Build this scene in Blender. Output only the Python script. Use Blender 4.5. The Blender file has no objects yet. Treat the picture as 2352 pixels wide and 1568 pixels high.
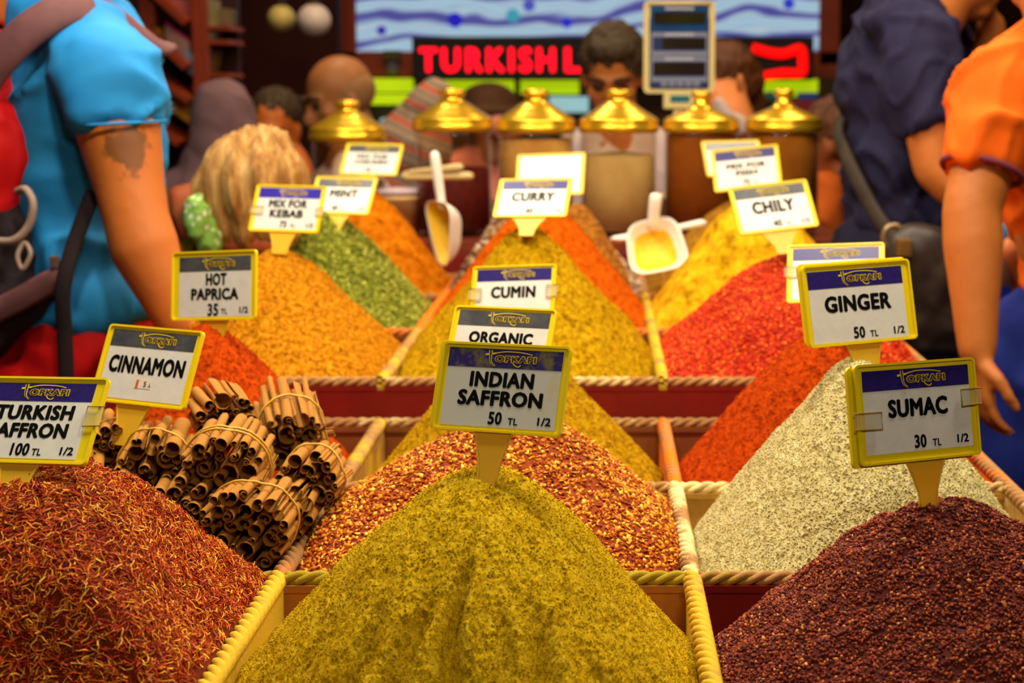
import bpy, bmesh, math, random
import numpy as np
from mathutils import Vector, Matrix, Euler

random.seed(7)
RNG = np.random.default_rng(11)
scene = bpy.context.scene
COL = scene.collection

# ------------------------------------------------------------------ camera
F = 4000.0                      # focal length in pixels of the 2352 px wide frame
VX, CY = 1380.0, 784.0          # vanishing point of the stall's depth lines / optical centre row
TH = math.atan(589.0 / F)       # camera looks down by this angle
CAMZ = 1.45
cam_data = bpy.data.cameras.new('camera')
cam_data.sensor_width = 36.0
cam_data.lens = 36.0 * F / 2352.0
cam_data.shift_x = -(VX - 1176.0) / 2352.0
cam_data.clip_start = 0.05
cam_data.dof.use_dof = True
cam_data.dof.focus_distance = 1.70
cam_data.dof.aperture_fstop = 6.6
cam = bpy.data.objects.new('camera', cam_data)
cam.location = (0, 0, CAMZ)
cam.rotation_euler = (math.pi / 2 - TH, 0, 0)
COL.objects.link(cam)
scene.camera = cam

# ------------------------------------------------------------------ world, lamps, exposure
scene.view_settings.view_transform = 'Standard'
scene.view_settings.look = 'None'
scene.view_settings.exposure = 0.0
scene.view_settings.gamma = 1.0
scene.view_settings.use_curve_mapping = False
scene.cycles.max_bounces = 7
scene.cycles.transparent_max_bounces = 12
scene.cycles.caustics_reflective = False
scene.cycles.caustics_refractive = False
world = bpy.data.worlds.new('World')
scene.world = world
world.use_nodes = True
world.node_tree.nodes['Background'].inputs[0].default_value = (1.0, 0.80, 0.58, 1)
world.node_tree.nodes['Background'].inputs[1].default_value = 0.07


def lamp(name, kind, loc, power, color, size=0.2, target=None, spot=None, blend=0.6, sy=None):
    d = bpy.data.lights.new(name, kind)
    d.energy = power
    d.color = color
    if kind == 'AREA':
        d.size = size
        if sy:
            d.shape = 'RECTANGLE'
            d.size_y = sy
    else:
        d.shadow_soft_size = size
    if kind == 'SPOT':
        d.spot_size = math.radians(spot)
        d.spot_blend = blend
    o = bpy.data.objects.new(name, d)
    o.location = loc
    if target is not None:
        o.rotation_euler = (Vector(target) - Vector(loc)).to_track_quat('-Z', 'Y').to_euler()
    COL.objects.link(o)
    return o


WARM = (1.0, 0.86, 0.62)
# halogen row hanging over the stall, above the picture
for i, (lx, ly) in enumerate([(-0.55, 3.35), (-0.12, 3.35), (0.31, 3.35), (0.75, 3.35), (-0.95, 3.35)]):
    lamp('stall_lamp', 'AREA', (lx, ly, 2.45), 6.2, WARM, 0.10, (lx, 3.15, 1.0))
for i, lx in enumerate([-0.75, -0.1, 0.55]):
    lamp('front_lamp', 'AREA', (lx + 0.25, 1.95, 2.5), 18.0, (1.0, 0.89, 0.68), 0.12, (lx, 1.75, 1.0))
lamp('front_fill_lamp', 'SPOT', (0.35, -0.3, 2.5), 62.0, (1.0, 0.9, 0.7), 0.22, (-0.1, 1.9, 0.95), 58, 0.7)  # added fill light from behind the camera, no fixture known there
lamp('hall_lamp', 'AREA', (-0.6, 5.4, 3.2), 30.0, (1.0, 0.78, 0.5), 0.8, (-0.6, 5.6, 0))
lamp('hall_lamp', 'AREA', (1.0, 5.0, 3.2), 22.0, (1.0, 0.78, 0.5), 0.8, (1.0, 5.2, 0))
lamp('aisle_lamp', 'AREA', (-0.85, 2.6, 2.9), 26.0, (1.0, 0.92, 0.78), 0.4, (-0.9, 2.9, 1.2))
lamp('aisle_lamp', 'AREA', (1.25, 2.9, 2.9), 17.0, (1.0, 0.82, 0.55), 0.4, (1.0, 3.1, 1.1))

# ------------------------------------------------------------------ projection helpers (real positions from measured ones)
CT, ST = math.cos(TH), math.sin(TH)
CAM_R = Vector((1, 0, 0)); CAM_U = Vector((0, ST, CT)); CAM_F = Vector((0, CT, -ST))


def P(px, py, Y):
    a = (px - VX) / F; b = (CY - py) / F
    d = CAM_F + CAM_R * a + CAM_U * b
    t = Y / d.y
    return Vector((d.x * t, Y, CAMZ + d.z * t))


def scale_at(p):
    return (Vector(p) - Vector((0, 0, CAMZ))).dot(CAM_F) / F     # metres per pixel


# ------------------------------------------------------------------ materials
def lin(c):
    out = []
    for v in c[:3]:
        v = v / 255.0
        out.append(v / 12.92 if v <= 0.04045 else ((v + 0.055) / 1.055) ** 2.4)
    return (*out, 1.0)


class NT:
    def __init__(self, m):
        self.t = m.node_tree
        self.n = self.t.nodes
        self.b = self.n['Principled BSDF']

    def add(self, ty, **kw):
        nd = self.n.new(ty)
        for k, v in kw.items():
            if k.startswith('i_'):
                nd.inputs[k[2:]].default_value = v
            else:
                setattr(nd, k, v)
        return nd

    def link(self, a, b):
        self.t.links.new(a, b)


def base_mat(name, color, rough=0.7, metal=0.0, spec=0.3, **kw):
    m = bpy.data.materials.new(name)
    m.use_nodes = True
    nt = NT(m)
    nt.b.inputs['Base Color'].default_value = lin(color)
    nt.b.inputs['Roughness'].default_value = rough
    nt.b.inputs['Metallic'].default_value = metal
    nt.b.inputs['Specular IOR Level'].default_value = spec
    for k, v in kw.items():
        nt.b.inputs[k.replace('_', ' ')].default_value = v
    return m, nt


def M(name, color, rough=0.7, metal=0.0, spec=0.3, **kw):
    return base_mat(name, color, rough, metal, spec, **kw)[0]


def noise_mat(name, cols, scale=40.0, detail=4.0, rough=0.85, spec=0.15, bump=0.3, bscale=None, bdist=0.004, stretch=(1, 1, 1), metal=0.0, lo=0.3, hi=0.7):
    """colour mottled between two or three pigments by a noise, plus a fine bump"""
    m, nt = base_mat(name, cols[0], rough, metal, spec)
    tc = nt.add('ShaderNodeTexCoord')
    mp = nt.add('ShaderNodeMapping')
    mp.inputs['Scale'].default_value = stretch
    nt.link(tc.outputs['Object'], mp.inputs[0])
    no = nt.add('ShaderNodeTexNoise', i_Scale=scale, i_Detail=detail, i_Roughness=0.72)
    nt.link(mp.outputs[0], no.inputs['Vector'])
    cr = nt.add('ShaderNodeValToRGB')
    el = cr.color_ramp.elements
    el[0].position = lo; el[0].color = lin(cols[0])
    el[1].position = hi; el[1].color = lin(cols[-1])
    if len(cols) == 3:
        e = el.new(0.5 * (lo + hi)); e.color = lin(cols[1])
    nt.link(no.outputs['Fac'], cr.inputs[0])
    nt.link(cr.outputs[0], nt.b.inputs['Base Color'])
    if bump:
        n2 = nt.add('ShaderNodeTexNoise', i_Scale=bscale or scale * 4, i_Detail=5.0, i_Roughness=0.7)
        nt.link(mp.outputs[0], n2.inputs['Vector'])
        bp = nt.add('ShaderNodeBump', i_Strength=bump, i_Distance=bdist)
        nt.link(n2.outputs['Fac'], bp.inputs['Height'])
        nt.link(bp.outputs[0], nt.b.inputs['Normal'])
    return m


def island_mat(name, stops, rough=0.6, spec=0.3):
    """every grain keeps its own colour"""
    m, nt = base_mat(name, stops[0][1], rough, 0, spec)
    g = nt.add('ShaderNodeNewGeometry')
    cr = nt.add('ShaderNodeValToRGB')
    el = cr.color_ramp.elements
    el[0].position = stops[0][0]; el[0].color = lin(stops[0][1])
    el[1].position = stops[-1][0]; el[1].color = lin(stops[-1][1])
    for p_, c_ in stops[1:-1]:
        e = el.new(p_); e.color = lin(c_)
    nt.link(g.outputs['Random Per Island'], cr.inputs[0])
    nt.link(cr.outputs[0], nt.b.inputs['Base Color'])
    return m


def dusty_mat(name, base, dust, amount=0.5, rough=0.8, scale=14.0, spec=0.2):
    """panel or rope with spice dust lying in drifts of its own shape"""
    m, nt = base_mat(name, base, rough, 0, spec)
    tc = nt.add('ShaderNodeTexCoord')
    no = nt.add('ShaderNodeTexNoise', i_Scale=scale, i_Detail=7.0, i_Roughness=0.7)
    nt.link(tc.outputs['Object'], no.inputs['Vector'])
    mr = nt.add('ShaderNodeMapRange')
    mr.inputs['From Min'].default_value = 0.66 - 0.5 * amount
    mr.inputs['From Max'].default_value = 0.80 - 0.5 * amount
    nt.link(no.outputs['Fac'], mr.inputs['Value'])
    n3 = nt.add('ShaderNodeTexNoise', i_Scale=60.0, i_Detail=4.0)
    nt.link(tc.outputs['Object'], n3.inputs['Vector'])
    mxb = nt.add('ShaderNodeMix', data_type='RGBA')
    mxb.inputs[6].default_value = lin(base)
    mxb.inputs[7].default_value = lin([c * 0.72 for c in base])
    nt.link(n3.outputs['Fac'], mxb.inputs[0])
    mx = nt.add('ShaderNodeMix', data_type='RGBA')
    nt.link(mr.outputs[0], mx.inputs[0])
    nt.link(mxb.outputs[2], mx.inputs[6])
    mx.inputs[7].default_value = lin(dust)
    nt.link(mx.outputs[2], nt.b.inputs['Base Color'])
    n2 = nt.add('ShaderNodeTexNoise', i_Scale=320.0, i_Detail=3.0)
    nt.link(tc.outputs['Object'], n2.inputs['Vector'])
    bp = nt.add('ShaderNodeBump', i_Strength=0.35, i_Distance=0.002)
    nt.link(n2.outputs['Fac'], bp.inputs['Height'])
    nt.link(bp.outputs[0], nt.b.inputs['Normal'])
    return m


def emit_mat(name, color, strength):
    m, nt = base_mat(name, color, 0.6)
    nt.b.inputs['Emission Color'].default_value = lin(color)
    nt.b.inputs['Emission Strength'].default_value = strength
    return m


def glass_mat(name, tint=(255, 250, 240)):
    m = bpy.data.materials.new(name)
    m.use_nodes = True
    t = m.node_tree
    t.nodes.remove(t.nodes['Principled BSDF'])
    out = t.nodes['Material Output']
    tr = t.nodes.new('ShaderNodeBsdfTransparent'); tr.inputs[0].default_value = lin(tint)
    gl = t.nodes.new('ShaderNodeBsdfGlossy'); gl.inputs['Roughness'].default_value = 0.06
    lw = t.nodes.new('ShaderNodeLayerWeight'); lw.inputs[0].default_value = 0.5
    pw = t.nodes.new('ShaderNodeMath'); pw.operation = 'POWER'; pw.inputs[1].default_value = 4.0
    fr = t.nodes.new('ShaderNodeMath'); fr.operation = 'MULTIPLY_ADD'; fr.inputs[1].default_value = 0.55; fr.inputs[2].default_value = 0.025
    t.links.new(lw.outputs['Facing'], pw.inputs[0]); t.links.new(pw.outputs[0], fr.inputs[0])
    mx = t.nodes.new('ShaderNodeMixShader')
    t.links.new(fr.outputs[0], mx.inputs[0]); t.links.new(tr.outputs[0], mx.inputs[1]); t.links.new(gl.outputs[0], mx.inputs[2])
    t.links.new(mx.outputs[0], out.inputs['Surface'])
    return m


# ------------------------------------------------------------------ object helpers
def tag(o, label=None, cat=None, group=None, kind=None):
    if label: o['label'] = label
    if cat: o['category'] = cat
    if group: o['group'] = group
    if kind: o['kind'] = kind
    return o


def empty(name, loc, label=None, cat=None, group=None):
    o = bpy.data.objects.new(name, None)
    o.location = loc
    o.empty_display_size = 0.05
    COL.objects.link(o)
    return tag(o, label, cat, group)


def attach(o, parent):
    """child keeps its world place; parents are never rotated"""
    if parent is not None:
        o.parent = parent
        w = Vector((0, 0, 0)); p = parent
        while p is not None:
            w += p.location; p = p.parent
        o.location = Vector(o.location) - w
    return o


def mesh_from(name, verts, faces, smooth=False):
    me = bpy.data.meshes.new(name)
    if isinstance(faces, np.ndarray):
        nv, nf, k = len(verts), len(faces), faces.shape[1]
        me.vertices.add(nv)
        me.vertices.foreach_set('co', np.asarray(verts, dtype=np.float32).ravel())
        me.loops.add(nf * k)
        me.loops.foreach_set('vertex_index', faces.astype(np.int32).ravel())
        me.polygons.add(nf)
        me.polygons.foreach_set('loop_start', np.arange(0, nf * k, k, dtype=np.int32))
        me.update(calc_edges=True)
    else:
        me.from_pydata([tuple(v) for v in verts], [], [tuple(f) for f in faces])
        me.update()
    if smooth:
        me.polygons.foreach_set('use_smooth', np.ones(len(me.polygons), dtype=bool))
    me.validate()
    return me


def link(name, me, mat, parent=None, loc=(0, 0, 0)):
    if mat is not None and len(me.materials) == 0:
        me.materials.append(mat)
    o = bpy.data.objects.new(name, me)
    o.location = loc
    COL.objects.link(o)
    attach(o, parent)
    return o


def np_obj(name, verts, faces, mat, parent=None, smooth=False):
    return link(name, mesh_from(name, verts, faces, smooth), mat, parent)


def bm_obj(name, bm, mat, parent=None, smooth=False, bevel=0.0):
    if bevel:
        bmesh.ops.bevel(bm, geom=[e for e in bm.edges if e.calc_face_angle(0) > 0.5], offset=bevel, segments=2, profile=0.6, affect='EDGES')
    bmesh.ops.recalc_face_normals(bm, faces=bm.faces)
    me = bpy.data.meshes.new(name)
    bm.to_mesh(me); bm.free()
    if smooth:
        me.polygons.foreach_set('use_smooth', np.ones(len(me.polygons), dtype=bool))
    return link(name, me, mat, parent)


def box_bm(lo, hi, bm=None):
    bm = bm or bmesh.new()
    lo, hi = Vector(lo), Vector(hi)
    mat = Matrix.Translation((lo + hi) / 2) @ Matrix.Diagonal((*(hi - lo), 1))
    bmesh.ops.create_cube(bm, size=1.0, matrix=mat)
    return bm


def box(name, lo, hi, mat, parent=None, bevel=0.003):
    return bm_obj(name, box_bm(lo, hi), mat, parent, bevel=bevel)


def lathe(profile, seg=48, closed=False):
    """profile [(r,z)] -> verts, quads around z"""
    n = len(profile)
    a = np.linspace(0, 2 * np.pi, seg, endpoint=False)
    pr = np.array(profile, float)
    v = np.stack([np.outer(np.cos(a), pr[:, 0]), np.outer(np.sin(a), pr[:, 0]), np.tile(pr[:, 1], (seg, 1))], -1).reshape(-1, 3)
    f = []
    for i in range(seg):
        j = (i + 1) % seg
        for k in range(n - 1):
            f.append((i * n + k, j * n + k, j * n + k + 1, i * n + k + 1))
    return v, np.array(f)


def tube(points, radius, seg=10, closed=False, flat=1.0, up=None):
    """round or flattened tube along points; radius may be a list"""
    pts = [Vector(p) for p in points]
    n = len(pts)
    rr = radius if hasattr(radius, '__len__') else [radius] * n
    vs, fs = [], []
    prev = None
    for i, p in enumerate(pts):
        if closed:
            t = pts[(i + 1) % n] - pts[i - 1]
        else:
            t = pts[min(i + 1, n - 1)] - pts[max(i - 1, 0)]
        t.normalize()
        u = Vector(up) if up is not None else (prev if prev is not None else (Vector((0, 0, 1)) if abs(t.z) < 0.9 else Vector((1, 0, 0))))
        s = t.cross(u)
        if s.length < 1e-5: s = t.orthogonal()
        s.normalize()
        u2 = s.cross(t).normalized()
        prev = u2
        for k in range(seg):
            a = 2 * math.pi * k / seg
            vs.append(p + s * (math.cos(a) * rr[i]) + u2 * (math.sin(a) * rr[i] * flat))
    rings = n if closed else n - 1
    for i in range(rings):
        for k in range(seg):
            a0 = i * seg + k; a1 = i * seg + (k + 1) % seg
            b0 = ((i + 1) % n) * seg + k; b1 = ((i + 1) % n) * seg + (k + 1) % seg
            fs.append((a0, a1, b1, b0))
    if not closed:
        fs.append(tuple(range(seg - 1, -1, -1)))
        fs.append(tuple((n - 1) * seg + k for k in range(seg)))
    return vs, fs


def tube_obj(name, points, radius, mat, parent=None, **kw):
    v, f = tube(points, radius, **kw)
    return link(name, mesh_from(name, v, f, True), mat, parent)


def smooth_path(pts, n=8, closed=False):
    pts = [Vector(p) for p in pts]
    out = []
    m = len(pts)
    rng = range(m if closed else m - 1)
    for i in rng:
        if closed:
            p0, p1, p2, p3 = pts[i - 1], pts[i], pts[(i + 1) % m], pts[(i + 2) % m]
        else:
            p0, p1, p2, p3 = pts[max(i - 1, 0)], pts[i], pts[i + 1], pts[min(i + 2, m - 1)]
        for k in range(n):
            t = k / n
            out.append(0.5 * ((2 * p1) + (p2 - p0) * t + (2 * p0 - 5 * p1 + 4 * p2 - p3) * t * t + (3 * p1 - p0 - 3 * p2 + p3) * t ** 3))
    if not closed: out.append(pts[-1])
    return out


# ------------------------------------------------------------------ numpy noise
_perm = RNG.permutation(4096)


def _h(i, j, k=0):
    return _perm[(_perm[(_perm[i & 4095] + j) & 4095] + k) & 4095] / 4095.0


def vnoise2(x, y):
    xi = np.floor(x).astype(int); yi = np.floor(y).astype(int)
    xf = x - xi; yf = y - yi
    u = xf * xf * xf * (xf * (xf * 6 - 15) + 10); v = yf * yf * yf * (yf * (yf * 6 - 15) + 10)
    a = _h(xi, yi) * (1 - u) + _h(xi + 1, yi) * u
    b = _h(xi, yi + 1) * (1 - u) + _h(xi + 1, yi + 1) * u
    return (a * (1 - v) + b * v) * 2 - 1


def vnoise3(x, y, z):
    zi = np.floor(z).astype(int); zf = z - zi
    w = zf * zf * (3 - 2 * zf)
    xi = np.floor(x).astype(int); yi = np.floor(y).astype(int)
    xf = x - xi; yf = y - yi
    u = xf * xf * (3 - 2 * xf); v = yf * yf * (3 - 2 * yf)

    def lay(k):
        a = _h(xi, yi, k) * (1 - u) + _h(xi + 1, yi, k) * u
        b = _h(xi, yi + 1, k) * (1 - u) + _h(xi + 1, yi + 1, k) * u
        return a * (1 - v) + b * v
    return (lay(zi) * (1 - w) + lay(zi + 1) * w) * 2 - 1


def fbm2(x, y, oct=4, gain=0.5):
    s = 0; a = 1.0
    for o in range(oct):
        s = s + a * vnoise2(x * 2 ** o + 17.3 * o, y * 2 ** o - 9.1 * o)
        a *= gain
    return s


# ------------------------------------------------------------------ layout of the stall (metres)
Z1 = 0.95                    # top of the rope rims, lower tier
Z2 = 1.01                    # upper tier
RY = [1.347, 1.759, 2.171, 2.604]            # rope rims of the lower tier, front to back
UY = [2.622, 3.163, 3.70, 4.10]              # upper tier
DX = [-0.758, -0.3355, 0.095, 0.52]          # dividers
ROPE_R = 0.0085
PT = 0.0065                                  # half thickness of the wooden dividers

PANEL = M('panel', (190, 140, 62), 0.6)
panel_cream = noise_mat('painted_panel', [(176, 128, 52), (196, 150, 72)], 9, rough=0.6, bump=0.1, bscale=200)
maroon = noise_mat('maroon_board', [(104, 12, 6), (120, 18, 8)], 12, rough=0.55, spec=0.25, bump=0.1, bscale=150)
brown_panel = noise_mat('brown_panel', [(110, 60, 26), (128, 74, 34)], 12, rough=0.6, bump=0.1, bscale=150)
rope_mats = {}


def rope_mat(dust, amt):
    k = (dust, amt)
    if k not in rope_mats:
        rope_mats[k] = dusty_mat('rope_cord', (176, 126, 72), dust, amt, 0.85)
    return rope_mats[k]


panel_mats = {}


def panel_mat(base, dust, amt):
    k = (base, dust, amt)
    if k not in panel_mats:
        panel_mats[k] = dusty_mat('dusty_panel', base, dust, amt, 0.7, 10.0)
    return panel_mats[k]


def rope(name, a, b, R, mat, parent, pitch=0.056):
    a, b = Vector(a), Vector(b)
    L = (b - a).length
    t = (b - a).normalized()
    s = t.cross(Vector((0, 0, 1))).normalized()
    u = s.cross(t)
    n = max(8, int(L / pitch * 14))
    V, Fc = [], []
    seg = 9
    for k in range(3):
        off = len(V)
        for i in range(n + 1):
            d = L * i / n
            ph = 2 * math.pi * (d / pitch + k / 3)
            c = a + t * d + (s * math.cos(ph) + u * math.sin(ph)) * R * 0.54
            for q in range(seg):
                al = 2 * math.pi * q / seg
                V.append(c + (s * math.cos(al) + u * math.sin(al)) * R * 0.57)
        for i in range(n):
            for q in range(seg):
                Fc.append((off + i * seg + q, off + i * seg + (q + 1) % seg, off + (i + 1) * seg + (q + 1) % seg, off + (i + 1) * seg + q))
        Fc.append(tuple(off + q for q in range(seg))); Fc.append(tuple(off + n * seg + q for q in range(seg - 1, -1, -1)))
    return link(name, mesh_from(name, V, Fc, True), mat, parent)


def panel_y(parent, x, y0, y1, ztop, depth, pm, rm, lip=True):
    """a divider running in depth, with its rope on top"""
    bm = box_bm((x - PT, y0, ztop - 2 * ROPE_R - depth), (x + PT, y1, ztop - ROPE_R * 1.7))
    o = bm_obj('divider', bm, pm, parent, bevel=0.001)
    rope('rope_trim', (x, y0, ztop - ROPE_R), (x, y1, ztop - ROPE_R), ROPE_R * 1.12, rm, o)
    return o


def panel_x(parent, x0, x1, y, ztop, depth, pm, rm):
    bm = box_bm((x0 + PT, y - PT, ztop - 2 * ROPE_R - depth), (x1 - PT, y + PT, ztop - ROPE_R * 2.0))
    box_bm((x0 + PT, y - PT - 0.0035, ztop - 2 * ROPE_R - 0.004), (x1 - PT, y - PT + 0.002, ztop - ROPE_R * 1.6), bm)
    o = bm_obj('cross_panel', bm, pm, parent)
    rope('rope_trim', (x0 + 0.007, y, ztop - ROPE_R), (x1 - 0.007, y, ztop - ROPE_R), ROPE_R * 0.92, rm, o)
    return o


YEL = (198, 160, 34); OLI = (150, 128, 20); ORA = (226, 110, 14); CRE = (226, 206, 140); RED = (190, 62, 10)
low = empty('spice_display_counter', (0, 2.0, 0), 'lower tier of the spice stall divided into rope-edged compartments, nearest the camera', 'display counter')
D1 = 0.10
body = box('counter_body', (DX[0] - PT, RY[0] - PT, 0.0), (DX[3] + PT, RY[3] + PT - 0.001, Z1 - 2 * ROPE_R - D1), maroon, low)
cream = (186, 140, 66)
# dividers in depth: dust of the neighbouring spices
for j, spec in enumerate([[(cream, YEL, 0.2)] * 3, [(cream, YEL, 0.92), (cream, ORA, 0.35), (cream, YEL, 0.45)],
                          [(cream, YEL, 0.85), (cream, CRE, 0.62), (cream, ORA, 0.6)], [(cream, CRE, 0.3), (cream, CRE, 0.35), (cream, ORA, 0.5)]]):
    for r in range(3):
        b, d, a = spec[r]
        panel_y(low, DX[j], RY[r], RY[r + 1], Z1, D1, panel_mat(b, d, a), rope_mat(d, round(a * 0.75, 2)))
for r in range(4):
    for c in range(3):
        d, a = {(1, 0): (OLI, 0.4), (1, 1): (OLI, 0.75), (1, 2): (OLI, 0.3), (2, 1): (CRE, 0.2), (2, 2): (CRE, 0.5), (2, 0): (CRE, 0.2)}.get((r, c), (CRE, 0.3))
        pm = panel_mat((178, 112, 44), d, 0.1) if (r, c) == (1, 1) else (maroon if (r, c) in ((1, 2),) else (brown_panel if r == 3 else panel_mat((190, 142, 62), d, 0.1)))
        panel_x(low, DX[c], DX[c + 1], RY[r], Z1, D1, pm, rope_mat(d, a))

upp = empty('upper_spice_display_counter', (0, 3.3, 0), 'raised upper tier of the spice stall with maroon front board and rope rims', 'display counter')
D2 = 0.085
box('counter_body', (DX[0] - PT, UY[0] + 0.004, 0.0), (DX[3] + PT, UY[3] + PT, Z2 - 2 * ROPE_R - D2), maroon, upp)
box('front_board', (DX[0] - PT, UY[0] - PT - 0.0025, Z1 - 0.07), (DX[3] + PT, UY[0] - PT - 0.0003, Z2 - 2 * ROPE_R - 0.003), maroon, upp, bevel=0)
for j, spec in enumerate([[(cream, ORA, 0.4)] * 3, [(cream, YEL, 0.6), (cream, ORA, 0.85), (cream, ORA, 0.7)],
                          [(cream, YEL, 0.85), (cream, YEL, 0.8), (cream, ORA, 0.4)], [(cream, ORA, 0.5)] * 3]):
    for r in range(3):
        b, d, a = spec[r]
        panel_y(upp, DX[j], UY[r], UY[r + 1], Z2, D2, panel_mat(b, d, a), rope_mat(d, round(a * 0.75, 2)))
for r in range(4):
    for c in range(3):
        d, a = (CRE, 0.25) if r == 0 else (ORA, 0.4)
        panel_x(upp, DX[c], DX[c + 1], UY[r], Z2, D2, brown_panel if r else maroon, rope_mat(d, a))


# ------------------------------------------------------------------ spice mounds
class Mound:
    """height field filling one compartment"""

    def __init__(self, col, row, upper, apex, h, base, e=0.22, px=1.0, ax=None, ay=None, lump=0.006, lumpf=14.0, fine=0.0018, finef=90.0, extra=None, sharp=1.0, seed=0, streak=0.0):
        Y = UY if upper else RY
        zt = (Z2 if upper else Z1) - 2 * ROPE_R
        self.x0, self.x1 = DX[col] + PT + 0.001, DX[col + 1] - PT - 0.001
        self.y0, self.y1 = Y[row] + PT + 0.001, Y[row + 1] - PT - 0.001
        self.apex = apex; self.h = h; self.base = zt + base
        self.e = e; self.sharp = sharp; self.rim = zt + 0.012
        self.ax = ax or (self.x1 - self.x0) * 0.52
        self.ay = ay or (self.y1 - self.y0) * 0.54
        self.lump, self.lumpf, self.fine, self.finef = lump, lumpf, fine, finef
        self.extra = extra; self.seed = seed; self.streak = streak

    def z(self, x, y, detail=True):
        dx = (x - self.apex[0]); dy = (y - self.apex[1])
        w = fbm2(x * 7 + self.seed, y * 7 - self.seed, 2) * 0.05
        rx = np.where(dx < 0, self.apex[0] - self.x0, self.x1 - self.apex[0]) * (self.ax / ((self.x1 - self.x0) * 0.5))
        ry = np.where(dy < 0, self.apex[1] - self.y0, self.y1 - self.apex[1]) * (self.ay / ((self.y1 - self.y0) * 0.5))
        d = np.sqrt((dx / rx) ** 2 + (dy / ry) ** 2) * (1 + w)
        e = self.e
        p = (1 + e * 0.4 - np.sqrt(d * d + e * e)) / (1 + e * 0.4 - e)
        foot = 0.09
        p = 0.5 * (p + np.sqrt(p * p + foot * foot)) - 0.5 * foot * 0.35
        p = np.maximum(p, 0) ** self.sharp
        z = self.base + self.h * p
        if self.extra is not None:
            z = z + self.extra(dx, dy, d)
        # the heap meets the dividers at rope height at most
        fade = np.minimum(np.minimum(x - self.x0, self.x1 - x), np.minimum(y - self.y0, self.y1 - y))
        lim = self.rim + np.maximum(fade, 0) * 1.5
        dd = z - lim
        z = lim + 0.5 * (dd - np.sqrt(dd * dd + 0.012 ** 2))
        if detail:
            s = self.seed * 3.7
            z = z + self.lump * fbm2(x * self.lumpf + s, y * self.lumpf + s, 3) * np.clip(0.35 + p, 0, 1)
            if self.fine:
                # crumbs: billowed noise stands out of the slope, cracks stay dark by their own depth
                b = 1 - np.abs(vnoise3(x * self.finef + s, y * self.finef, z * self.finef))
                b2 = vnoise3(x * self.finef * 2.3, y * self.finef * 2.3 + s, z * self.finef * 2.3)
                z = z + self.fine * (b * 1.2 + 0.7 * b2)
            if self.streak:
                z = z + self.streak * fbm2((x + y * 0.2) * 55 + s, (z * 0.8 + y * 0.3) * 12, 3)
        return z

    def mesh(self, name, mat, res, label, cat='spice'):
        nx = int((self.x1 - self.x0) / res); ny = int((self.y1 - self.y0) / res)
        X, Y = np.meshgrid(np.linspace(self.x0, self.x1, nx), np.linspace(self.y0, self.y1, ny))
        Z = self.z(X, Y)
        V = np.stack([X, Y, Z], -1).reshape(-1, 3)
        i = np.arange(nx * ny).reshape(ny, nx)
        Q = np.stack([i[:-1, :-1], i[:-1, 1:], i[1:, 1:], i[1:, :-1]], -1).reshape(-1, 4)
        # skirt down to the tray floor so the heap is a solid body
        zb = self.base - 0.035
        ring = np.concatenate([i[0, :], i[1:, -1], i[-1, -2::-1], i[-2:0:-1, 0]])
        n0 = len(V)
        B = V[ring].copy(); B[:, 2] = zb
        V = np.concatenate([V, B])
        m = len(ring); k = np.arange(m)
        S = np.stack([ring[k], n0 + k, n0 + (k + 1) % m, ring[(k + 1) % m]], -1)
        o = np_obj(name, V, np.concatenate([Q, S]), mat, None, True)
        tag(o, label, cat, None, 'stuff')
        return o

    def scatter(self, n, lift=0.0, seed=1):
        r = np.random.default_rng(seed)
        x = r.uniform(self.x0 + 0.003, self.x1 - 0.003, n); y = r.uniform(self.y0 + 0.003, self.y1 - 0.003, n)
        eps = 0.004
        z = self.z(x, y, False); zx = (self.z(x + eps, y, False) - z) / eps; zy = (self.z(x, y + eps, False) - z) / eps
        # keep density even over the slopes
        wgt = np.sqrt(1 + zx ** 2 + zy ** 2)
        keep = r.uniform(0, 2.0, n) < wgt
        x, y, zx, zy = x[keep], y[keep], zx[keep], zy[keep]
        z = self.z(x, y, True)
        N = np.stack([-zx, -zy, np.ones_like(zx)], -1); N /= np.linalg.norm(N, axis=1, keepdims=True)
        return np.stack([x, y, z], -1) + N * lift, N, r


def frames(N, r, tilt):
    n = len(N)
    N2 = N + r.normal(0, tilt, (n, 3)); N2 /= np.linalg.norm(N2, axis=1, keepdims=True)
    A = r.normal(size=(n, 3)); A -= N2 * np.sum(A * N2, 1, keepdims=True); A /= np.linalg.norm(A, axis=1, keepdims=True)
    B = np.cross(N2, A)
    return A, B, N2


def add_bits(obj, V, Q, mat):
    """append loose bits (own material slot) to a heap's mesh"""
    me = obj.data
    nv = len(me.vertices); nl = len(me.loops); npol = len(me.polygons)
    k = Q.shape[1]
    me.materials.append(mat)
    me.vertices.add(len(V)); me.loops.add(Q.size); me.polygons.add(len(Q))
    co = np.empty((nv + len(V)) * 3, np.float32); me.vertices.foreach_get('co', co)
    co[nv * 3:] = V.astype(np.float32).ravel(); me.vertices.foreach_set('co', co)
    li = np.empty(nl + Q.size, np.int32); me.loops.foreach_get('vertex_index', li)
    li[nl:] = (Q + nv).astype(np.int32).ravel(); me.loops.foreach_set('vertex_index', li)
    ls = np.empty(npol + len(Q), np.int32); me.polygons.foreach_get('loop_start', ls)
    ls[npol:] = nl + np.arange(len(Q)) * k; me.polygons.foreach_set('loop_start', ls)
    mi = np.empty(npol + len(Q), np.int32); me.polygons.foreach_get('material_index', mi)
    mi[npol:] = len(me.materials) - 1; me.polygons.foreach_set('material_index', mi)
    me.update(calc_edges=True)
    me.validate()


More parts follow.
